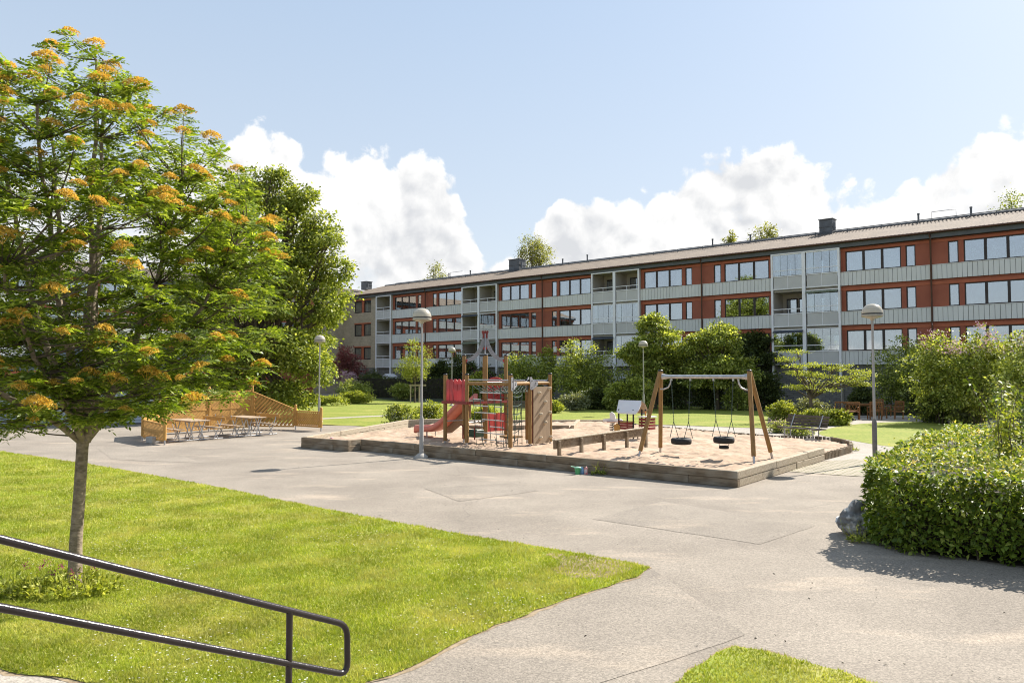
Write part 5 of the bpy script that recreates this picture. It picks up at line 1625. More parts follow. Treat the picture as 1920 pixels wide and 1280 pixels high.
# ---------------------------------------------------------------- vegetation
def blob_points(r, blobs, n, lo=0.55, flat=1.0):
    """points in the shell of a set of ellipsoids (cx,cy,cz,rx,ry,rz)"""
    B = np.array(blobs, float)
    wgt = (B[:, 3] * B[:, 4] * B[:, 5]) ** (2 / 3)
    k = r.choice(len(B), size=n, p=wgt / wgt.sum())
    d = unit(r.normal(size=(n, 3)))
    rad = r.uniform(lo ** 3, 1, size=n) ** (1 / 3)
    p = B[k, :3] + d * rad[:, None] * B[k, 3:6]
    return p, d, k

def foliage(name, mat, parent, r, blobs, clumps, per, cr, leaf, lo=.5, droop=.15, flat=.6, aspect=.62, zmin=.03, outward=.8, jit=.25):
    c, d, k = blob_points(r, blobs, clumps, lo)
    c = np.repeat(c, per, 0); d = np.repeat(d, per, 0)
    cs = cr * r.uniform(.6, 1.35, size=(clumps, 1)); cs = np.repeat(cs, per, 0)
    off = r.normal(size=c.shape) * .5; off[:, 2] *= flat
    p = c + off * cs
    dirs = unit(d * outward + unit(r.normal(size=c.shape)) * .8 + np.array([0, 0, -droop]) + unit(off + 1e-6) * .4)
    ok = p[:, 2] > zmin
    p, dirs = p[ok], dirs[ok]
    L = leaf * r.uniform(1 - jit, 1 + jit, size=len(p))
    v, f = leaf_quads(p, dirs, L, L * aspect, rnd=r)
    return np_mesh(name, v, f, mat, parent)

def limb(b, p, q, r0, r1, r, wob=.06, n=6, seg=7):
    p, q = Vector(p), Vector(q); L = (q - p).length
    pts, rs = [], []
    for i in range(n + 1):
        t = i / n; w = wob * L * math.sin(math.pi * t)
        pts.append(p.lerp(q, t) + Vector((r.uniform(-w, w), r.uniform(-w, w), .12 * L * t * (1 - t))))
        rs.append(r0 + (r1 - r0) * t)
    b.tube(pts, rs, seg)
    return pts

def plant(name, label, cat, loc, blobs, mat, clumps, per, cr, leaf, seed, group=None, trunk=None, stems=4, bark='bark', extra=None, fname='crown', **kw):
    """a tree or shrub: trunk / stems with limbs into each lobe, and a crown of leaves"""
    r = np.random.default_rng(seed); pr = random.Random(seed)
    t = thing(name, label, cat, (loc[0], loc[1], 0), 0, group)
    b = MB()
    if trunk:
        h, rad = trunk[0], trunk[1]; lean = trunk[2] if len(trunk) > 2 else (0, 0)
        top = Vector((lean[0], lean[1], h))
        pts = [Vector((0, 0, -.05)), Vector((lean[0] * .2, lean[1] * .2, h * .3)), Vector((lean[0] * .6 + pr.uniform(-.04, .04), lean[1] * .6, h * .7)), top]
        b.tube(pts, [rad * 1.35, rad, rad * .9, rad * .8], 10)
        for B in blobs:
            c = Vector(B[:3]); limb(b, top - Vector((0, 0, pr.uniform(0, h * .25))), c, rad * .55, rad * .12, pr)
            for _ in range(3):
                e = c + Vector((pr.uniform(-.7, .7) * B[3], pr.uniform(-.7, .7) * B[4], pr.uniform(-.3, .8) * B[5])); limb(b, c.lerp(top, .3), e, rad * .25, rad * .05, pr, n=4, seg=5)
        b.build('trunk', M[bark], t)
    elif stems:
        for i in range(stems):
            B = blobs[i % len(blobs)]
            limb(b, (B[0] * .3 + pr.uniform(-.15, .15), B[1] * .3 + pr.uniform(-.15, .15), -.03), (B[0] + pr.uniform(-.3, .3) * B[3], B[1] + pr.uniform(-.3, .3) * B[4], B[2] + .3 * B[5]), .03, .008, pr, n=4, seg=5)
        b.build('stem', M[bark], t)
    o = foliage(fname, M[mat], t, r, blobs, clumps, per, cr, leaf, **kw)
    if extra:
        for (nm, m2, cl2, per2, cr2, leaf2, kw2) in extra: foliage(nm, M[m2], t, r, blobs, cl2, per2, cr2, leaf2, **kw2)
    return t

def lobes(seed, w, d, h, n, z0=0.0, top=1.0):
    """irregular dome of lobes w wide, d deep, h high (half sizes w,d)"""
    r = random.Random(seed); out = []
    for i in range(n):
        a = r.uniform(0, 2 * math.pi); q = r.uniform(.15, .72)
        rr = r.uniform(.20, .40)
        x, y = math.cos(a) * q * w, math.sin(a) * q * d
        edge = 1 - .45 * q * q
        zc = z0 + (h - z0) * r.uniform(.22, .80) * edge
        rz = min((h - z0) * r.uniform(.16, .30), (h * top * edge - zc) if h * edge - zc > .1 else .2)
        out.append((x, y, zc, w * rr * 1.15, d * rr * 1.15, max(.1, rz)))
    out.append((0, 0, z0 + (h - z0) * .45, w * .6, d * .6, (h - z0) * .45))
    out.append((r.uniform(-.2, .2) * w, 0, h * .78, w * .34, d * .34, h * .22))
    return out

def norm(bl, w, h, wy=None):
    B = np.array(bl, float)
    x0, x1 = (B[:, 0] - B[:, 3]).min(), (B[:, 0] + B[:, 3]).max(); z1 = (B[:, 2] + B[:, 5]).max()
    s = 2 * w / (x1 - x0); B[:, 0] = (B[:, 0] - (x0 + x1) / 2) * s; B[:, 3] *= s
    k = h / z1; B[:, 2] *= k; B[:, 5] *= k
    return [tuple(q) for q in B]

def bush(name, label, cat, x0, x1, ytop, ybase, mat, seed, dens=1.0, leaf=None, nl=7, depth=.8, group=None, trunk=None, z0=0.0, extra=None, yfix=None, **kw):
    """shrub given by where its outline stands in the photograph; turned into metres on the ground"""
    cx = (x0 + x1) / 2
    X, Y = G(cx, ybase)
    w = (x1 - x0) / 2 / FPX * Y
    Y2 = Y + w * depth * .6
    X2 = XP(cx, Y2); w = (x1 - x0) / 2 / FPX * Y2
    h = H(ytop, Y2, cx)
    bl = norm(lobes(seed, w, w * depth, h, int(nl * 1.8), z0), w * .97, h * .96)
    leaf = (leaf or max(.05, Y2 * .0024)) * 1.3
    area = 4 * w * w * depth + 3.2 * w * h
    cr = max(.18, min(w, h) * .22)
    cr *= .85; clumps = int(area / (cr * cr) * 1.35 * dens) + 30
    per = int(max(14, min(70, 3.0 * cr * cr / (leaf * leaf))))
    return plant(name, label, cat, (X2, Y2), bl, mat, clumps, per, cr, leaf, seed, group, trunk, extra=extra, **{**dict(lo=.62, flat=.5), **kw})

# ---- tall trees behind the flats (base on the ground behind the building)
def far_tree(px, Y, ytop, halfw, seed, label, mat='f_birch', lean=0):
    X = XP(px, Y, 450); h = H(ytop, Y, px); w = halfw / FPX * Y
    r = random.Random(seed); bl = []
    for i in range(9):
        z = h * r.uniform(.55, .92); q = w * (1 - (z / h - .5) * 1.2)
        bl.append((r.uniform(-.7, .7) * q, r.uniform(-.5, .5) * q, z, w * .42, w * .42, h * .085))
    bl.append((0, 0, h * .95, w * .25, w * .25, h * .05))
    bl.append((0, 0, h * .5, w * .8, w * .8, h * .2))
    bl = norm(bl, w, h * .98)
    plant('birch_tree', label, 'tree', (X, Y), bl, mat, 230, 36, w * .20, .20, seed, 'birches rising behind the long roof', (h * .45, .16), droop=.9, flat=1.1, aspect=.55, lo=.3)
far_tree(812, 98, 484, 38, 21, 'sparse birch top farthest left above the roof, beside a thin vent pipe')
far_tree(1008, 88, 436, 44, 22, 'birch top behind the boxy roof vent, second from the left')
far_tree(1366, 73, 424, 26, 23, 'small ragged birch top left of the wider pair on the roofline')
far_tree(1448, 72, 416, 46, 24, 'wide birch top above the roof, left of the tall grey chimney')
far_tree(1906, 66, 350, 66, 25, 'broad leafy tree top over the roof at the right edge of the view', 'f_maple')

# ---- the big leafy tree behind the fence
def big_tree():
    X, Y = -13.9, 41.5
    r = random.Random(31); bl = []
    prof = [(1.3, 3.3), (2.6, 4.4), (4.0, 5.0), (5.4, 4.9), (6.8, 4.5), (8.2, 4.2), (9.6, 3.5), (11.0, 2.6), (12.0, 1.6)]
    for z, w in prof:
        for k in range(6 if z < 10 else 4):
            a = k * 2 * math.pi / 6 + r.uniform(-.4, .4) + z
            q = w * r.uniform(.55, .78)
            bl.append((q * math.cos(a), q * math.sin(a), z + r.uniform(-.4, .4), w * .30 + .3, w * .30 + .3, .75))
    bl = [(x * .90 - .15, y * .9, z * 1.08, a_ * .86, b_ * .86, c_ * .9) for x, y, z, a_, b_, c_ in bl]
    bl += [(3.9, -.8, 9.7, .8, .8, .45), (3.2, -.6, 8.9, 1.0, .9, .7), (3.9, -1.0, 5.6, .8, .8, .4), (3.4, -1.4, 2.4, .9, .9, .7), (.3, 0, 13.4, 1.1, .9, .5), (1.8, 0, 12.2, 1.2, 1, .7), (3.9, 0, 8.2, 1.0, 1, .8), (4.1, 0, 7.2, .9, 1, .7), (3.3, 0, 10.0, 1.0, 1, .6), (3.9, -.6, 6.3, .9, .9, .6), (-1.6, 0, 12.6, 1.3, 1, .7), (3, 0, 10.9, 1.1, 1, .7), (2.5, -1.3, 1.2, .9, .9, .6), (-3.5, 0, 9.6, 1, 1, .7)]
    plant('chestnut_tree', 'large dense broadleaf tree reaching nearly to the ground behind the diagonal plank fence', 'tree', (X, Y), bl, 'f_maple', 1700, 40, .50, .17, 31, None, (3.2, .28), droop=.45, flat=.5, lo=.45, zmin=.25, aspect=.75)
big_tree()
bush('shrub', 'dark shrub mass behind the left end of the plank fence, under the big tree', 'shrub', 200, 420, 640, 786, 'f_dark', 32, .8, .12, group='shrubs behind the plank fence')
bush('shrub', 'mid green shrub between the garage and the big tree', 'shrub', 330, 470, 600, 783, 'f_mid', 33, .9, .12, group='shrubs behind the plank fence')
bush('shrub', 'leafy shrub at the far left in front of the turned wing of flats', 'shrub', -60, 150, 560, 770, 'f_maple', 34, .8, .15, group='shrubs behind the plank fence')

# ---- low bright hedge and the planting in front of the brick corner
bush('low_hedge', 'low bright green hedge at the left of the far lawn, left piece', 'hedge', 500, 655, 736, 761, 'f_bright', 41, 1.3, .09, nl=14, depth=.22)
bush('low_hedge', 'low bright green hedge at the left of the far lawn, right piece beside the path', 'hedge', 628, 706, 733, 757, 'f_bright', 42, 1.3, .09, nl=9, depth=.35)
bush('purple_tree', 'small purple leaved tree in front of the yellow brick corner of the flats', 'tree', 622, 684, 638, 742, 'f_purple', 43, .8, .12, nl=8, trunk=(1.6, .07), z0=1.2)
bush('blossom_shrub', 'pale pink blossoming shrub beneath the purple leaved tree', 'shrub', 632, 680, 690, 745, 'f_pink', 44, .5, .10, nl=6, extra=[('leaves', 'f_mid', 60, 20, .4, .1, {})])
bush('shrub', 'rounded green shrub left of the dark hedge and under the pink blossom', 'shrub', 628, 700, 708, 748, 'f_mid', 45, 1, .10)
bush('shrub', 'dark shrub beside the brick wall behind the low bright hedge', 'shrub', 655, 720, 690, 742, 'f_dark', 46, 1, .11)
# clipped dark hedge along the flats
def hedge_row(px0, py0, px1, py1, h, depth, mat, seed, label, leaf=.1, n=2600, name='dark_hedge'):
    a = Vector((*G(px0, py0), 0)); q = Vector((*G(px1, py1), 0)); d = q - a; L = d.length; d.normalize()
    t = thing(name, label, 'hedge', (a.x, a.y, 0), math.atan2(d.y, d.x))
    r = np.random.default_rng(seed)
    c = MB(); c.b2(.1, L - .1, -depth / 2 + .12, depth / 2 - .12, 0, h - .15); c.build('hedge_light_block', M['soil'], t)  # unseen dark block added inside the leaf shell
    p = np.stack([r.uniform(0, L, n), r.uniform(-depth / 2, depth / 2, n), r.uniform(.05, h, n)], 1)
    face = r.integers(0, 3, n)
    p[face == 0, 1] = -depth / 2 + r.uniform(-.06, .12, (face == 0).sum()); p[face == 1, 2] = h + r.normal(0, .07, (face == 1).sum()); p[face == 2, 1] = depth / 2
    p[:, 2] += .10 * np.sin(p[:, 0] * 1.3)
    dn = unit(r.normal(size=(n, 3)) + np.array([0, -.5, .4]))
    LL = leaf * r.uniform(.7, 1.3, n)
    v, f = leaf_quads(p, dn, LL, LL * .6, rnd=r); np_mesh('leaves', v, f, M[mat], t)
    return t
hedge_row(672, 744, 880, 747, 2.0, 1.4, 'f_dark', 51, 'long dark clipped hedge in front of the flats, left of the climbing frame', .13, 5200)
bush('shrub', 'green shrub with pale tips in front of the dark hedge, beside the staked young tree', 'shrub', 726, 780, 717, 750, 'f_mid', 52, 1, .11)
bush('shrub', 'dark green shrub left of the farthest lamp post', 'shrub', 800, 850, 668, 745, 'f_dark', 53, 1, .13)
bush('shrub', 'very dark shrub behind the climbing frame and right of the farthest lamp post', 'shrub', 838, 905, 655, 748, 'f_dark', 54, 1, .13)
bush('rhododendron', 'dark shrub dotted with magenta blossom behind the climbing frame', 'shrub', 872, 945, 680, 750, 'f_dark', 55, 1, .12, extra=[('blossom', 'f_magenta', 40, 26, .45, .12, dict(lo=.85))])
bush('shrub', 'bright leafy shrub seen between the tall posts of the climbing frame', 'shrub', 872, 926, 694, 752, 'f_bright', 56, 1, .11)
# staked young tree
x_, y_ = G(778, 755)
yt = plant('young_tree', 'slender young tree with a pale green crown tied to a low wooden stake', 'tree', (x_, y_), [(0, 0, 3.0, 1.25, 1.2, .9), (.3, 0, 3.9, .95, .9, .7), (-.2, 0, 4.6, .6, .6, .5), (-.75, 0, 2.7, .75, .75, .5), (.8, 0, 2.9, .75, .7, .5), (0, 0, 2.2, .8, .8, .4)], 'f_bright', 130, 34, .38, .12, 57, None, (2.0, .07))
b = MB(); b.bar((-.35, -.1, 0), (-.35, -.1, 1.5), .08, .08); b.bar((.35, -.1, 0), (.35, -.1, 1.5), .08, .08); b.bar((-.45, -.12, 1.42), (.9, -.12, 1.42), .05, .14); b.build('stake', M['timber_pale'], yt)

# bush with white flowers just behind the sand pit, by the lamp
bush('flowering_shrub', 'spreading shrub with small white flowers behind the sand pit, left of the slide', 'shrub', 714, 796, 757, 800, 'f_mid', 58, 1.0, .075, nl=9, depth=.7, extra=[('blossom', 'f_white', 36, 14, .2, .06, dict(lo=.85))])
bush('flowering_shrub', 'bright shrub with small white flowers behind the slide, right of the lamp post', 'shrub', 770, 834, 749, 797, 'f_bright', 59, 1.0, .075, nl=8, depth=.7, extra=[('blossom', 'f_white', 30, 14, .2, .06, dict(lo=.85))])
bush('shrub', 'yellow green low shrub seen through the rope nets', 'shrub', 876, 940, 760, 796, 'f_bright', 60, 1, .08)
bush('shrub', 'small yellow green mound of leaves right of the climbing wall', 'shrub', 1020, 1056, 750, 775, 'f_bright', 61, 1.1, .08, nl=6)

# ---- large shrubs in front of the flats
bush('large_shrub', 'wide spreading shrub with pale leaf tips behind the climbing frame', 'shrub', 930, 1052, 655, 757, 'f_mid', 62, 1.1, .12, nl=12, group='large shrubs before the flats')
bush('large_shrub', 'tallest rounded shrub right of the climbing wall, its pale shoots against the parapet', 'shrub', 1036, 1172, 628, 762, 'f_mid', 63, 1.1, .12, nl=13, group='large shrubs before the flats')
bush('shrub', 'narrow shrub with a raised tip between the two large shrubs', 'shrub', 1008, 1052, 638, 752, 'f_bright', 64, .8, .11)
bush('grey_shrub', 'low greyish green shrub at the foot of the tallest rounded shrub', 'shrub', 1046, 1108, 735, 770, 'f_grey', 65, 1, .09)
bush('shrub', 'dark green low shrub right of the low greyish shrub', 'shrub', 1096, 1150, 722, 768, 'f_dark', 66, 1, .1)
bush('shrub', 'light green shrub in front of the big trees, left of the lamp post', 'shrub', 1132, 1182, 712, 770, 'f_mid', 67, 1, .1)
bush('shrub', 'light green shrub right behind the left leg of the swing set', 'shrub', 1172, 1228, 704, 770, 'f_mid', 68, 1, .1)

def garden_tree(px, pybase, ytop, halfw, seed, label, mat='f_mid', trunk_h=1.8, n=14, dens=1.0, leaf=.17, z_low=.30, trunk_r=.13):
    X, Y = G(px, pybase); h = H(ytop, Y, px); w = halfw / FPX * Y
    r = random.Random(seed); bl = []
    for i in range(int(n * 1.9)):
        t = r.uniform(0, 1); z = h * (z_low + (1 - z_low) * t * .86); prof = math.sin(math.pi * (.22 + .70 * t)) ** .8
        a = r.uniform(0, 6.28); q = w * prof * r.uniform(.35, .75)
        bl.append((q * math.cos(a), q * math.sin(a) * .8, z, w * r.uniform(.20, .33), w * .28, h * r.uniform(.055, .085)))
    bl.append((r.uniform(-.2, .2) * w, 0, h * .92, w * .28, w * .28, h * .08))
    bl.append((0, 0, h * .5, w * .5, w * .4, h * .25))
    bl = norm(bl, w, h * .97)
    plant('garden_tree', label, 'tree', (X, Y), bl, mat, int(620 * dens), 40, w * .15, leaf, seed, 'leafy trees in front of the flats', (trunk_h, trunk_r, (r.uniform(-.3, .3), 0)), droop=.35, flat=.45, lo=.45, aspect=.7)
garden_tree(1228, 766, 582, 66, 71, 'tall bright crowned tree behind the lamp post, left of the swing bar')
garden_tree(1345, 768, 600, 80, 72, 'broad tree above the swing bar with pale upper leaves and a dark leaning trunk', trunk_h=2.4, n=16, dens=1.1)
garden_tree(1425, 760, 606, 60, 73, 'darker tree right of the swing set, in front of the glazed balconies', 'f_dark')
garden_tree(1285, 758, 640, 60, 74, 'dark middle tree filling the gap behind the swing seats', 'f_dark')
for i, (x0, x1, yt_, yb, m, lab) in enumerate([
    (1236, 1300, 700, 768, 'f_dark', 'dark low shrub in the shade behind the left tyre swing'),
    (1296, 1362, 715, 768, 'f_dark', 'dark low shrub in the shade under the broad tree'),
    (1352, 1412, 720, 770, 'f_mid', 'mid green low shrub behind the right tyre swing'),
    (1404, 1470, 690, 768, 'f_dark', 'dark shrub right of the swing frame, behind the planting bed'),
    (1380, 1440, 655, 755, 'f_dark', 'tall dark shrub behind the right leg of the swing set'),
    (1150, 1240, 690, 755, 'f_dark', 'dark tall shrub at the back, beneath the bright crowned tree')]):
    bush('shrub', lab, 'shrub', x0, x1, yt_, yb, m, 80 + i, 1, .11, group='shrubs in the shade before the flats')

# ---- small layered tree over the planting bed
def layered():
    X, Y = G(1524, 792); r = random.Random(91); bl = []
    k_ = Y / FPX
    for i in range(26):
        px = r.uniform(1470, 1618); u_ = abs(px - 1535) / 85
        py = r.uniform(652 + 20 * u_ ** 2 * 1.2, 735 - 12 * u_)
        bl.append(((px - 1524) * k_, r.uniform(-1.3, 1.3) * (1 - u_ * .4), 2.45 + (698 - py) * k_, .62, .55, .09))
    plant('layered_tree', 'small airy tree with flat layered pale green branches over the planting bed', 'tree', (X, Y), bl, 'f_bright', 380, 17, .26, .085, 91, None, (1.5, .09, (-.1, 0)), droop=.3, flat=.25, lo=.2, aspect=.6, outward=.4)
layered()
bush('shrub', 'rounded bright green shrub at the left end of the planting bed', 'shrub', 1437, 1500, 748, 788, 'f_bright', 92, 1.1, .07, nl=8)
bush('shrub', 'greyish feathery shrub at the foot of the small layered tree', 'shrub', 1484, 1556, 744, 790, 'f_grey', 93, 1.0, .07, nl=8)
bush('shrub', 'yellow green mound in front of the feathery shrub, behind the slatted bench', 'shrub', 1496, 1548, 765, 797, 'f_bright', 94, 1.1, .065, nl=7)
bush('hosta', 'clump of broad drooping leaves at the right end of the planting bed', 'plant', 1542, 1592, 768, 798, 'f_bright', 95, 1.0, .16, nl=7, aspect=.45, droop=.6)
bush('flowering_plant', 'pinkish low flowers beside the left end of the slatted bench', 'plant', 1440, 1482, 786, 812, 'f_mid', 96, .8, .05, nl=6, extra=[('blossom', 'f_pink', 30, 16, .2, .05, dict(lo=.8))])
bush('flowering_plant', 'low flowering plants under the seat of the slatted bench', 'plant', 1470, 1530, 796, 817, 'f_mid', 97, .8, .05, nl=6, extra=[('blossom', 'f_pink', 12, 12, .15, .05, dict(lo=.8))])

# ---- lilacs on the right
for i, (x0, x1, yt_, yb, m, bl_, lab) in enumerate([
    (1632, 1775, 622, 777, 'f_mid', 0, 'tall light green shrub right of the garden chairs, just behind the right lamp post'),
    (1690, 1830, 612, 795, 'f_mid', 46, 'lilac bush with pink blossom along its top, left of the widest lilac'),
    (1760, 1925, 598, 800, 'f_mid', 90, 'widest lilac bush, pink blossom along its top, behind the clipped hedge'),
    (1850, 2030, 606, 812, 'f_mid', 80, 'lilac bush with pink blossom cut by the right edge of the view'),
    (1722, 1764, 600, 700, 'f_bright', 0, 'thin shrub tip rising before the down-pipe above the lilacs')]):
    bush('lilac_bush', lab, 'shrub', x0, x1, yt_, yb, m, 100 + i, 1.15, .10, nl=14, depth=.7, group='tall bushes at the right', extra=[('blossom', 'f_pink', int(bl_ * 1.7), 30, .24, .10, dict(lo=.98, zmin=3.3, flat=1.3))] if bl_ else None)
for i, (x0, x1, yt_, yb, m, lab) in enumerate([
    (1700, 1750, 705, 786, 'f_dark', 'dark green bush at the foot of the tall light shrub by the garden chairs'),
    (1720, 1790, 725, 793, 'f_dark', 'dark bush at the foot of the lilacs, left of the feathery one'),
    (1782, 1850, 750, 796, 'f_grey', 'low feathery greyish bush at the foot of the widest lilac'),
    (1590, 1650, 715, 778, 'f_dark', 'dark bush against the basement wall behind the garden table')]):
    bush('shrub', lab, 'shrub', x0, x1, yt_, yb, m, 110 + i, 1, .09)

# ---- clipped hornbeam hedge, right foreground
def hornbeam():
    poly = [(5.12, 10.95), (5.22, 10.22), (6.50, 9.30), (9.5, 7.35), (14, 6.2), (16.5, 13), (16, 20), (11.7, 19.8), (7.5, 14.4)]
    t = thing('clipped_hedge', 'broad waist-high clipped hedge with glossy green sides and pale new leaves on top', 'hedge', (5.05, 10.25, 0))
    ox, oy = 5.05, 10.25
    r = np.random.default_rng(121)
    h = 1.08
    cx = sum(p[0] for p in poly) / len(poly); cy = sum(p[1] for p in poly) / len(poly)
    core = [(p[0] + (cx - p[0]) * .06 - ox, p[1] + (cy - p[1]) * .06 - oy) for p in poly]
    c = MB(); c.prism(core, .16, h - .20); c.build('hedge_light_block', M['soil'], t)  # unseen dark block added inside to keep light from passing through
    st = MB(); rr = random.Random(2)
    P_, D_, T_ = [], [], []
    n_e = len(poly)
    for i in range(n_e):
        p, q = poly[i], poly[(i + 1) % n_e]; L = math.hypot(q[0] - p[0], q[1] - p[1])
        near = i in (0, 1, 2, 8, 7)
        n = int(L * (2100 if i in (0, 1, 2) else (600 if near else 60)))
        u = r.uniform(0, 1, n); nx, ny = (q[1] - p[1]) / L, -(q[0] - p[0]) / L
        if (cx - p[0]) * nx + (cy - p[1]) * ny > 0: nx, ny = -nx, -ny
        z = r.uniform(.0, 1, n) ** .9 * h
        bulge = .05 * np.sin(u * L * 2.1 + i) + .05 * np.sin(u * L * 5.3 + z * 4) - .10 * (1 - z / h) ** 2
        dpt = r.exponential(.045, n)
        # thin, open foot
        keep = r.uniform(0, 1, n) < np.clip((z + .05) / .22, .30, 1)
        x = p[0] + (q[0] - p[0]) * u + nx * (bulge - dpt); y = p[1] + (q[1] - p[1]) * u + ny * (bulge - dpt)
        pts = np.stack([x, y, z + .03], 1)[keep]
        dd = unit(np.array([nx, ny, -.25]) * .55 + r.normal(size=(len(pts), 3)) * .55)
        P_.append(pts); D_.append(dd)
        if i in (0, 1, 2):
            for k in range(int(L * 2.2)):
                tt = rr.random(); a = (p[0] + (q[0] - p[0]) * tt - ox - nx * .2, p[1] + (q[1] - p[1]) * tt - oy - ny * .2)
                st.tube([(a[0], a[1], 0), (a[0] + rr.uniform(-.08, .08), a[1] + rr.uniform(-.08, .08), .35), (a[0] + rr.uniform(-.15, .15), a[1] + rr.uniform(-.15, .15), .8)], [.014, .011, .006], 5)
    # top
    nt_ = 36000
    bx = np.array([[min(p[0] for p in poly), max(p[0] for p in poly)], [min(p[1] for p in poly), max(p[1] for p in poly)]])
    X = r.uniform(*bx[0], nt_ * 2); Y = r.uniform(*bx[1], nt_ * 2)
    wgt = np.clip(1.15 - (Y - 9) / 14, .35, 1); keep = r.uniform(0, 1, nt_ * 2) < wgt
    X, Y = X[keep], Y[keep]
    ins = np.array([inside(a, b_, poly) for a, b_ in zip(X, Y)]); X, Y = X[ins], Y[ins]
    ins = (X < 12.5); X, Y = X[ins], Y[ins]
    hh = h + .05 * np.sin(X * 1.9 + Y * .7) + .045 * np.sin(Y * 2.3 - X) + .035 * np.sin(X * 6.1) * np.sin(Y * 5.2)
    Zt = hh - r.exponential(.045, len(X)) + r.exponential(.035, len(X)) * (r.uniform(0, 1, len(X)) < .35)
    top = np.stack([X, Y, Zt], 1)
    dt = unit(np.stack([r.normal(size=len(X)), r.normal(size=len(X)), np.abs(r.normal(size=len(X))) * .55 + .1], 1))
    Pn = np.concatenate(P_); Dn = np.concatenate(D_)
    new = r.uniform(0, 1, len(top)) < .48
    A = np.concatenate([Pn, top[~new]]); B = np.concatenate([Dn, dt[~new]])
    A[:, 0] -= ox; A[:, 1] -= oy
    L = .082 * r.uniform(.6, 1.3, len(A)); v, f = leaf_quads(A, B, L, L * .58, rnd=r); np_mesh('leaves', v, f, M['f_horn'], t)
    A = top[new].copy(); A[:, 0] -= ox; A[:, 1] -= oy
    L = .072 * r.uniform(.6, 1.3, len(A)); v, f = leaf_quads(A, dt[new], L, L * .5, rnd=r); np_mesh('new_leaves', v, f, M['f_hornnew'], t)
    st.build('stems', M['bark'], t)
hornbeam()
# tall shoots standing out of the hedge, right edge
def shoots(px, py_top, Y, label, seed, n=9, spread=.35, mat='f_bright'):
    X = XP(px, Y); r = random.Random(seed); t = thing('leafy_shoots', label, 'plant', (X, Y, 0)); h = H(py_top, Y, px)
    P_, D_ = [], []; b = MB()
    for i in range(n):
        a = Vector((r.uniform(-.1, .1), r.uniform(-.1, .1), .3)); e = Vector((r.uniform(-spread, spread), r.uniform(-spread, spread), h * r.uniform(.72, 1)))
        pts = limb(b, a, e, .012, .004, r, .04, 6, 5)
        for k in range(46):
            u = r.uniform(.3, 1); p = a.lerp(e, u) + Vector((0, 0, .12 * (e - a).length * u * (1 - u)))
            ang = r.uniform(0, 6.28); P_.append(p + Vector((math.cos(ang), math.sin(ang), 0)) * r.uniform(0, .05)); D_.append((math.cos(ang), math.sin(ang), r.uniform(-1.3, .2)))
    b.build('stem', M['bark'], t)
    rn = np.random.default_rng(seed); P_ = np.array([list(p) for p in P_]); D_ = unit(np.array(D_)); L = .105 * rn.uniform(.7, 1.3, len(P_))
    v, f = leaf_quads(P_, D_, L, L * .42, rnd=rn); np_mesh('leaves', v, f, M[mat], t)
shoots(1882, 728, 12.2, 'tuft of long drooping leaves sticking up out of the clipped hedge', 131, 7, .22)
shoots(1915, 690, 14.0, 'taller leafy shrub behind the drooping tuft at the right edge', 132, 16, .75, 'f_horn')
shoots(1880, 712, 16.5, 'thin pale shoots rising behind the hedge, left of the tall leafy shrub', 133, 6, .3, 'f_grey')

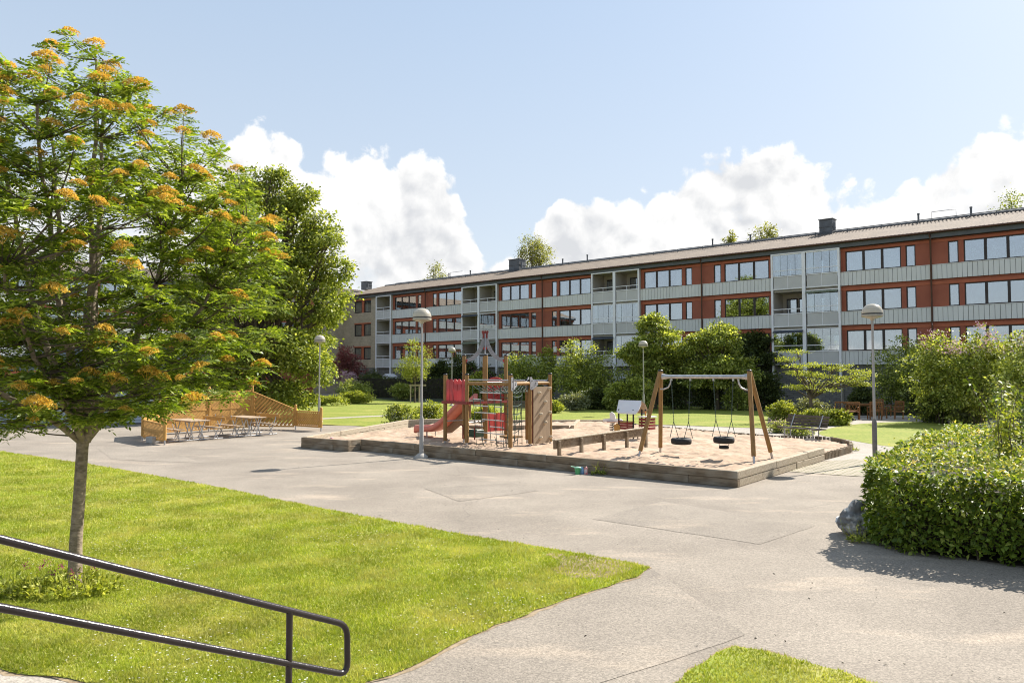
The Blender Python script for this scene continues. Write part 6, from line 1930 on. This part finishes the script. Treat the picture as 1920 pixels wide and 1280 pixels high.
# ---- rowan in the left foreground
def rowan():
    t = thing('rowan_tree', 'rowan tree in the left foreground with feathery leaves and orange yellow flower heads', 'tree', (*G(140, 1103), 0))
    bx, by = G(140, 1103)
    r = random.Random(141); rn = np.random.default_rng(141)
    k = by / FPX
    b = MB()
    fork = Vector((.06, 0, 1.72))
    b.tube([(-.01, 0, -.04), (0, 0, .08), (.0, .0, .5), (.03, .0, 1.1), (.05, 0, 1.6), tuple(fork)], [.105, .078, .068, .063, .063, .072], 14)
    def envelope(z):
        pts = [(1.70, .3), (1.9, 1.2), (2.15, 2.0), (2.8, 2.2), (3.8, 2.35), (4.35, 2.15), (4.85, 1.8), (5.4, 1.45), (5.75, 1.05), (6.05, .6), (6.4, .15)]
        for (a, ra), (c, rc) in zip(pts, pts[1:]):
            if a <= z <= c: return ra + (rc - ra) * (z - a) / (c - a)
        return .1
    # main limbs: steep, fanning from the fork
    limbs = []
    for i in range(11):
        a = i * 2.4 + r.uniform(-.2, .2); zt = r.uniform(4.6, 6.2) if i < 7 else r.uniform(3.2, 4.4)
        rad = envelope(zt) * r.uniform(.35, .72) if i < 7 else envelope(zt) * .85
        top = Vector((math.cos(a) * rad - .12, math.sin(a) * rad, zt))
        ctrl = Vector((math.cos(a) * rad * .62, math.sin(a) * rad * .62, 1.9 + (zt - 1.9) * .30))
        pts = [((1 - s) ** 2) * fork + 2 * s * (1 - s) * ctrl + s * s * top + Vector((r.uniform(-.03, .03), r.uniform(-.03, .03), 0)) for s in [q / 12 for q in range(13)]]
        pts[0] = fork + Vector((math.cos(a) * .03, math.sin(a) * .03, -.06))
        r0 = .046 if i < 7 else .032
        b.tube(pts, [r0 * (1 - .82 * q / 12) + .006 for q in range(13)], 9); limbs.append(pts)
    allp = [(p, j) for pts in limbs for j, p in enumerate(pts) if j > 1]
    tips = []
    tries = 0
    while len(tips) < 700 and tries < 60000:
        tries += 1
        z = r.uniform(1.85, 6.38); e = envelope(z)
        if r.random() > (e / 2.4) ** 1.2: continue
        a = r.uniform(0, 2 * math.pi); q = e * (r.uniform(.12, 1) ** .55)
        p = Vector((math.cos(a) * q - .10 * (z - 1.7) / 4.5, math.sin(a) * q, z + r.uniform(-.05, .05)))
        if any((p - o).length < .21 for o in tips): continue
        tips.append(p)
    twigs = []
    tb = MB()
    for p in tips:
        # join the nearest point of a limb lying lower than the tip
        best, bd = None, 1e9
        for (o, j) in allp:
            if o.z > p.z + .1: continue
            d = (p - o).length + max(0, .5 - (p.z - o.z)) * .4
            if d < bd: bd, best = d, o
        best = best or fork
        mid = best.lerp(p, .5) + Vector((0, 0, -.10 * (p - best).length)) + Vector((r.uniform(-.04, .04),) * 3)
        pts = [((1 - s) ** 2) * best + 2 * s * (1 - s) * mid + s * s * p for s in [q / 5 for q in range(6)]]
        L = (p - best).length
        r0 = min(.015, .005 + .008 * L)
        tb.tube(pts, [r0 * (1 - .75 * q / 5) for q in range(6)], 5, False); twigs.append(pts)
    b.build('trunk', M['rowan_bark'], t); tb.build('branches', M['bark'], t)
    # compound leaves
    def p_z(pts): return pts[-1].z < 4.9
    P_, D_, S_ = [], [], []
    for pts in twigs:
        tip = pts[-1]; L = (pts[-1] - pts[0]).length
        out = Vector((tip.x, tip.y, 0)); out = out.normalized() if out.length > .05 else Vector((1, 0, 0))
        n = 13 + int(min(10, L * 7)) if p_z(pts) else 9 + int(min(8, L * 6))
        for k_ in range(n):
            u = 1 - (r.random() ** 2.2 if k_ > 4 else r.random() ** .9) * min(1, (.22 if k_ > 4 else .6) / max(L, .2))
            q = u * 5; i = min(4, int(q)); base = pts[i].lerp(pts[i + 1], q - i)
            ang = r.uniform(0, 2 * math.pi)
            d = Vector((math.cos(ang), math.sin(ang), r.uniform(-.35, .75))) + out * .25
            P_.append(base); D_.append(d.normalized()); S_.append(r.uniform(.15, .235))
    P_ = np.array([list(p) for p in P_]); D_ = np.array([list(d) for d in D_]); S_ = np.array(S_)
    n = len(P_); side = unit(np.cross(D_, np.array([0, 0, 1.0]) + rn.normal(size=(n, 3)) * .25)); up = np.cross(side, D_)
    cs, ds, ls = [], [], []
    pairs = 6
    for j in range(pairs + 1):
        s_ = .18 + .82 * j / pairs
        droop = -.24 * s_ * s_
        c = P_ + D_ * (S_ * s_)[:, None] + np.array([0, 0, 1.0]) * (S_ * droop)[:, None]
        ll = S_ * (.34 * (1 - .35 * abs(s_ - .55)))
        if j == pairs: cs.append(c); ds.append(unit(D_ + np.array([0, 0, -.7]))); ls.append(ll)
        else:
            for sg in (-1, 1):
                cs.append(c); ds.append(unit(side * sg + D_ * .55 + np.array([0, 0, -.18]) + rn.normal(size=(n, 3)) * .10)); ls.append(ll)
    # all leaflets of one leaf share its plane
    C = np.concatenate(cs); Dd = np.concatenate(ds); Ls = np.concatenate(ls); U = np.concatenate([up] * len(cs)) + rn.normal(size=C.shape) * .15
    s = unit(np.cross(Dd, U)); uu = np.cross(s, Dd)
    W = Ls * .42
    v = np.empty((len(C), 4, 3)); mid = C + Dd * (Ls * .5)[:, None]
    v[:, 0] = C; v[:, 1] = mid + s * (W * .5)[:, None] + uu * (Ls * .05)[:, None]; v[:, 2] = C + Dd * Ls[:, None]; v[:, 3] = mid - s * (W * .5)[:, None] + uu * (Ls * .05)[:, None]
    np_mesh('leaves', v.reshape(-1, 3), np.arange(len(C) * 4).reshape(-1, 4), M['f_rowan'], t)
    # flower heads: flat-domed clusters of tiny florets at twig tips
    meshes = []
    for m_ in range(5):
        nn = 560; a = rn.uniform(0, 2 * np.pi, nn); q = np.sqrt(rn.uniform(0, 1, nn)); lob = 1 + .22 * np.sin(a * 3 + m_) + .12 * np.sin(a * 7)
        rx, rz = .078, .040
        p = np.stack([np.cos(a) * q * rx * lob, np.sin(a) * q * rx * lob * .85, rz * (1 - q ** 2.2) + rn.normal(0, .004, nn) - .012 * q], 1)
        d = unit(np.stack([np.cos(a) * q, np.sin(a) * q, np.full(nn, .6)], 1) + rn.normal(size=(nn, 3)) * .9)
        L = rn.uniform(.008, .016, nn); v, f = leaf_quads(p, d, L, L * .95, rnd=rn)
        st = MB()
        for g in range(7):
            aa = g * .9; st.tube([(0, 0, -.05), (math.cos(aa) * .045, math.sin(aa) * .045, .008)], .0015, 3, False)
        sv = np.array([list(x) for x in st.v]); sf = np.array([x for x in st.f]) + len(v)
        o = np_mesh('tmp', np.concatenate([v, sv]), np.concatenate([f, sf]), M['f_rowan_fl'])
        meshes.append(o.data); bpy.data.objects.remove(o)
    def env_rel(p): return math.hypot(p.x, p.y) / max(.15, envelope(p.z)) + (p.z - 1.7) * .10
    cand = [tw for tw in twigs if tw[-1].z > 1.75 and tw[-1].x > -1.05]
    cand.sort(key=lambda tw: -(tw[-1].y * -.35 + env_rel(tw[-1]) * 1.5 + r.uniform(0, 1.1)))
    chosen = []
    for tw in cand:
        if all((tw[-1] - o[-1]).length > .23 for o in chosen): chosen.append(tw)
        if len(chosen) == 165: break
    # the hundred nearest the viewer are parts of their own, the rest one mass
    chosen.sort(key=lambda tw: tw[-1].y - tw[-1].x * .3)
    rest_v, rest_f, rest_n = [], [], 0
    for i, tw in enumerate(chosen):
        p = tw[-1]; out = Vector((p.x, p.y, 0))
        if i >= 100:
            me_ = meshes[i % 5]; co = np.empty(len(me_.vertices) * 3, np.float32); me_.vertices.foreach_get('co', co); co = co.reshape(-1, 3)
            fi = np.empty(len(me_.loops), np.int32); me_.loops.foreach_get('vertex_index', fi)
            n4 = 560 * 4
            rest_v.append(co[:n4] * r.uniform(.9, 1.6) + np.array(p) + np.array([0, 0, r.uniform(-.03, .05)])); rest_f.append(fi[:n4].reshape(-1, 4) + rest_n); rest_n += n4
            continue
        o = bpy.data.objects.new('flower_cluster', meshes[i % 5]); COL.objects.link(o); o.parent = t
        o.location = p + Vector((out.x, out.y, 0)) * .03 + Vector((0, 0, r.uniform(-.03, .055)))
        o.rotation_euler = (r.uniform(-.15, .15) - out.y * .10, r.uniform(-.15, .15) + out.x * .14, r.uniform(0, 6)); s_ = r.choice([r.uniform(.7, 1.1), r.uniform(1.0, 1.5), r.uniform(1.3, 1.85)]); o.scale = (s_, s_, s_ * .95)
    tag(np_mesh('flower_clusters', np.concatenate(rest_v), np.concatenate(rest_f), M['f_rowan_fl'], t), kind='stuff')
rowan()
# weeds and pink flowers round the rowan's foot
def weeds(cx, cy, rx, ry, n, h, mat, seed, label, name='weeds', fl=None):
    rn = np.random.default_rng(seed); t = thing(name, label, 'plants', (cx, cy, 0))
    a = rn.uniform(0, 6.28, n); q = np.sqrt(rn.uniform(0, 1, n)); z = rn.uniform(0, 1, n) * h * (1 - q * .75) + .02
    p = np.stack([np.cos(a) * q * rx, np.sin(a) * q * ry, z], 1); d = unit(np.stack([np.cos(a), np.sin(a), rn.uniform(-.2, 1.0, n)], 1) + rn.normal(size=(n, 3)) * .6)
    L = rn.uniform(.03, .085, n); v, f = leaf_quads(p, d, L, L * .5, rnd=rn); np_mesh('leaves', v, f, M[mat], t)
    # long thin grass stems
    m = n // 6; a = rn.uniform(0, 6.28, m); q = np.sqrt(rn.uniform(0, 1, m)); p = np.stack([np.cos(a) * q * rx * 1.1, np.sin(a) * q * ry * 1.1, np.zeros(m)], 1)
    d = unit(np.stack([rn.normal(size=m) * .4, rn.normal(size=m) * .4, np.ones(m)], 1)); L = rn.uniform(.15, .42, m); v, f = leaf_quads(p, d, L, np.full(m, .006), rnd=rn); np_mesh('grass_stems', v, f, M['f_grass'], t)
    if fl:
        m = fl; c0 = np.stack([rn.normal(size=9) * rx * .35 - .1, rn.normal(size=9) * ry * .35 + .1, rn.uniform(h * .9, h * 1.25, 9)], 1); c = np.repeat(c0, m // 9, 0) + rn.normal(size=(m // 9 * 9, 3)) * .022
        d = unit(rn.normal(size=c.shape)); L = rn.uniform(.012, .025, len(c)); v, f = leaf_quads(c, d, L, L * .8, rnd=rn); np_mesh('blossom', v, f, M['f_magenta'], t)
wx, wy = G(130, 1105)
weeds(wx + .02, wy - .08, .58, .40, 1300, .24, 'f_bright', 151, 'leafy weeds with tiny pink flowers growing round the foot of the rowan', fl=220)
weeds(wx - .55, wy - .15, .40, .30, 420, .18, 'f_bright', 152, 'low weeds left of the rowan trunk, beneath the upper handrail')
weeds(*G(1618, 1016), .20, .10, 200, .08, 'f_mid', 153, 'small weeds at the foot of the mottled boulder')
weeds(*G(1123, 890), .16, .05, 160, .10, 'f_mid', 154, 'small tuft of weeds against the timbers, right of the cartons')
weeds(*G(1602, 845), .12, .08, 90, .09, 'f_bright', 155, 'tiny green tuft beside the rounded end of the log edging')

# ---- mown grass on the near lawns (uncountable)
def grass(name, poly, n, seed, h=.030, margin=0.0, far_cut=None):
    rn = np.random.default_rng(seed); xs = [p[0] for p in poly]; ys = [p[1] for p in poly]
    # density falls with distance
    pts = []
    P_ = np.array(poly)
    m = n * 3
    # sample in polar fashion: more blades where they show larger
    yy = rn.uniform(0, 1, m); y = min(ys) * (max(ys) / min(ys)) ** yy
    x = rn.uniform(-.74, .60, m) * y * 1.03
    px, py = P_[:, 0], P_[:, 1]; c = np.zeros(m, bool); j = len(P_) - 1
    for i in range(len(P_)):
        cond = ((py[i] > y) != (py[j] > y))
        xi = (px[j] - px[i]) * (y - py[i]) / (py[j] - py[i] + 1e-12) + px[i]
        c ^= cond & (x < xi); j = i
    x, y = x[c][:n], y[c][:n]; m = len(x)
    clump = .5 + .5 * np.sin(x * 7.1 + 2 * np.sin(y * 3.3)) * np.sin(y * 6.3 + x)
    L = h * rn.uniform(.5, 1.4, m) * (.75 + .45 * clump) * (1 + y / 40)
    d = unit(np.stack([rn.normal(size=m) * .75, rn.normal(size=m) * .75, np.ones(m)], 1))
    w = (.0028 + y * .00042) * rn.uniform(.7, 1.3, m)
    a = rn.uniform(0, 6.28, m); s = np.stack([np.cos(a), np.sin(a), np.zeros(m)], 1) * w[:, None]
    base = np.stack([x, y, np.full(m, .010)], 1)
    v = np.empty((m, 3, 3)); v[:, 0] = base - s; v[:, 1] = base + s; v[:, 2] = base + d * L[:, None] + np.array([0, 0, 0])
    o = np_mesh(name, v.reshape(-1, 3), np.arange(m * 3).reshape(m, 3), M['f_grass'])
    tag(o, 'short mown grass' , None, None, 'stuff')
grass('grass', lawn_edge, 330000, 161)
grass('grass', lawn2_edge, 60000, 162)

# daisies and clover heads scattered in the near lawn
def daisies(poly, n, seed):
    r = np.random.default_rng(seed); P_ = []
    xs = [p[0] for p in poly]; ys = [p[1] for p in poly]
    while len(P_) < n:
        y = min(ys) * (max(ys) / min(ys)) ** r.random(); x = r.uniform(-.7, .45) * y
        if inside(x, y, poly) and (math.sin(x * 1.7 + y) + math.sin(y * 1.1 - x * .6)) > r.uniform(-.5, 1.6): P_.append((x, y, .034 + r.uniform(-.005, .01)))
    P_ = np.repeat(np.array(P_), 4, 0); m = len(P_); a = np.tile(np.arange(4) * 1.5708, m // 4) + .3
    d = unit(np.stack([np.cos(a), np.sin(a), np.full(m, .25)], 1)); L = np.full(m, .011); v, f = leaf_quads(P_, d, L, L * .9, rnd=r)
    tag(np_mesh('daisies', v, f, M['f_white']), 'tiny pale flowers scattered through the mown grass', None, None, 'stuff')
daisies(lawn_edge, 900, 171)
# blown leaves and bits of twig on the paving
def litter(n, seed):
    r = np.random.default_rng(seed); P_ = []
    while len(P_) < n:
        y = 5 * (24 / 5) ** r.random(); x = r.uniform(-.5, .66) * y
        if inside(x, y, lawn_edge) or inside(x, y, lawn2_edge) or inside(x, y, sand_poly): continue
        P_.append((x, y, .008))
    P_ = np.array(P_); a = r.uniform(0, 6.28, n); d = unit(np.stack([np.cos(a), np.sin(a), r.uniform(0, .4, n)], 1)); L = r.uniform(.008, .035, n); v, f = leaf_quads(P_, d, L, L * .5, rnd=r)
    tag(np_mesh('leaf_litter', v, f, M['soil']), 'scattered dry leaf bits on the asphalt', None, None, 'stuff')
litter(200, 172)
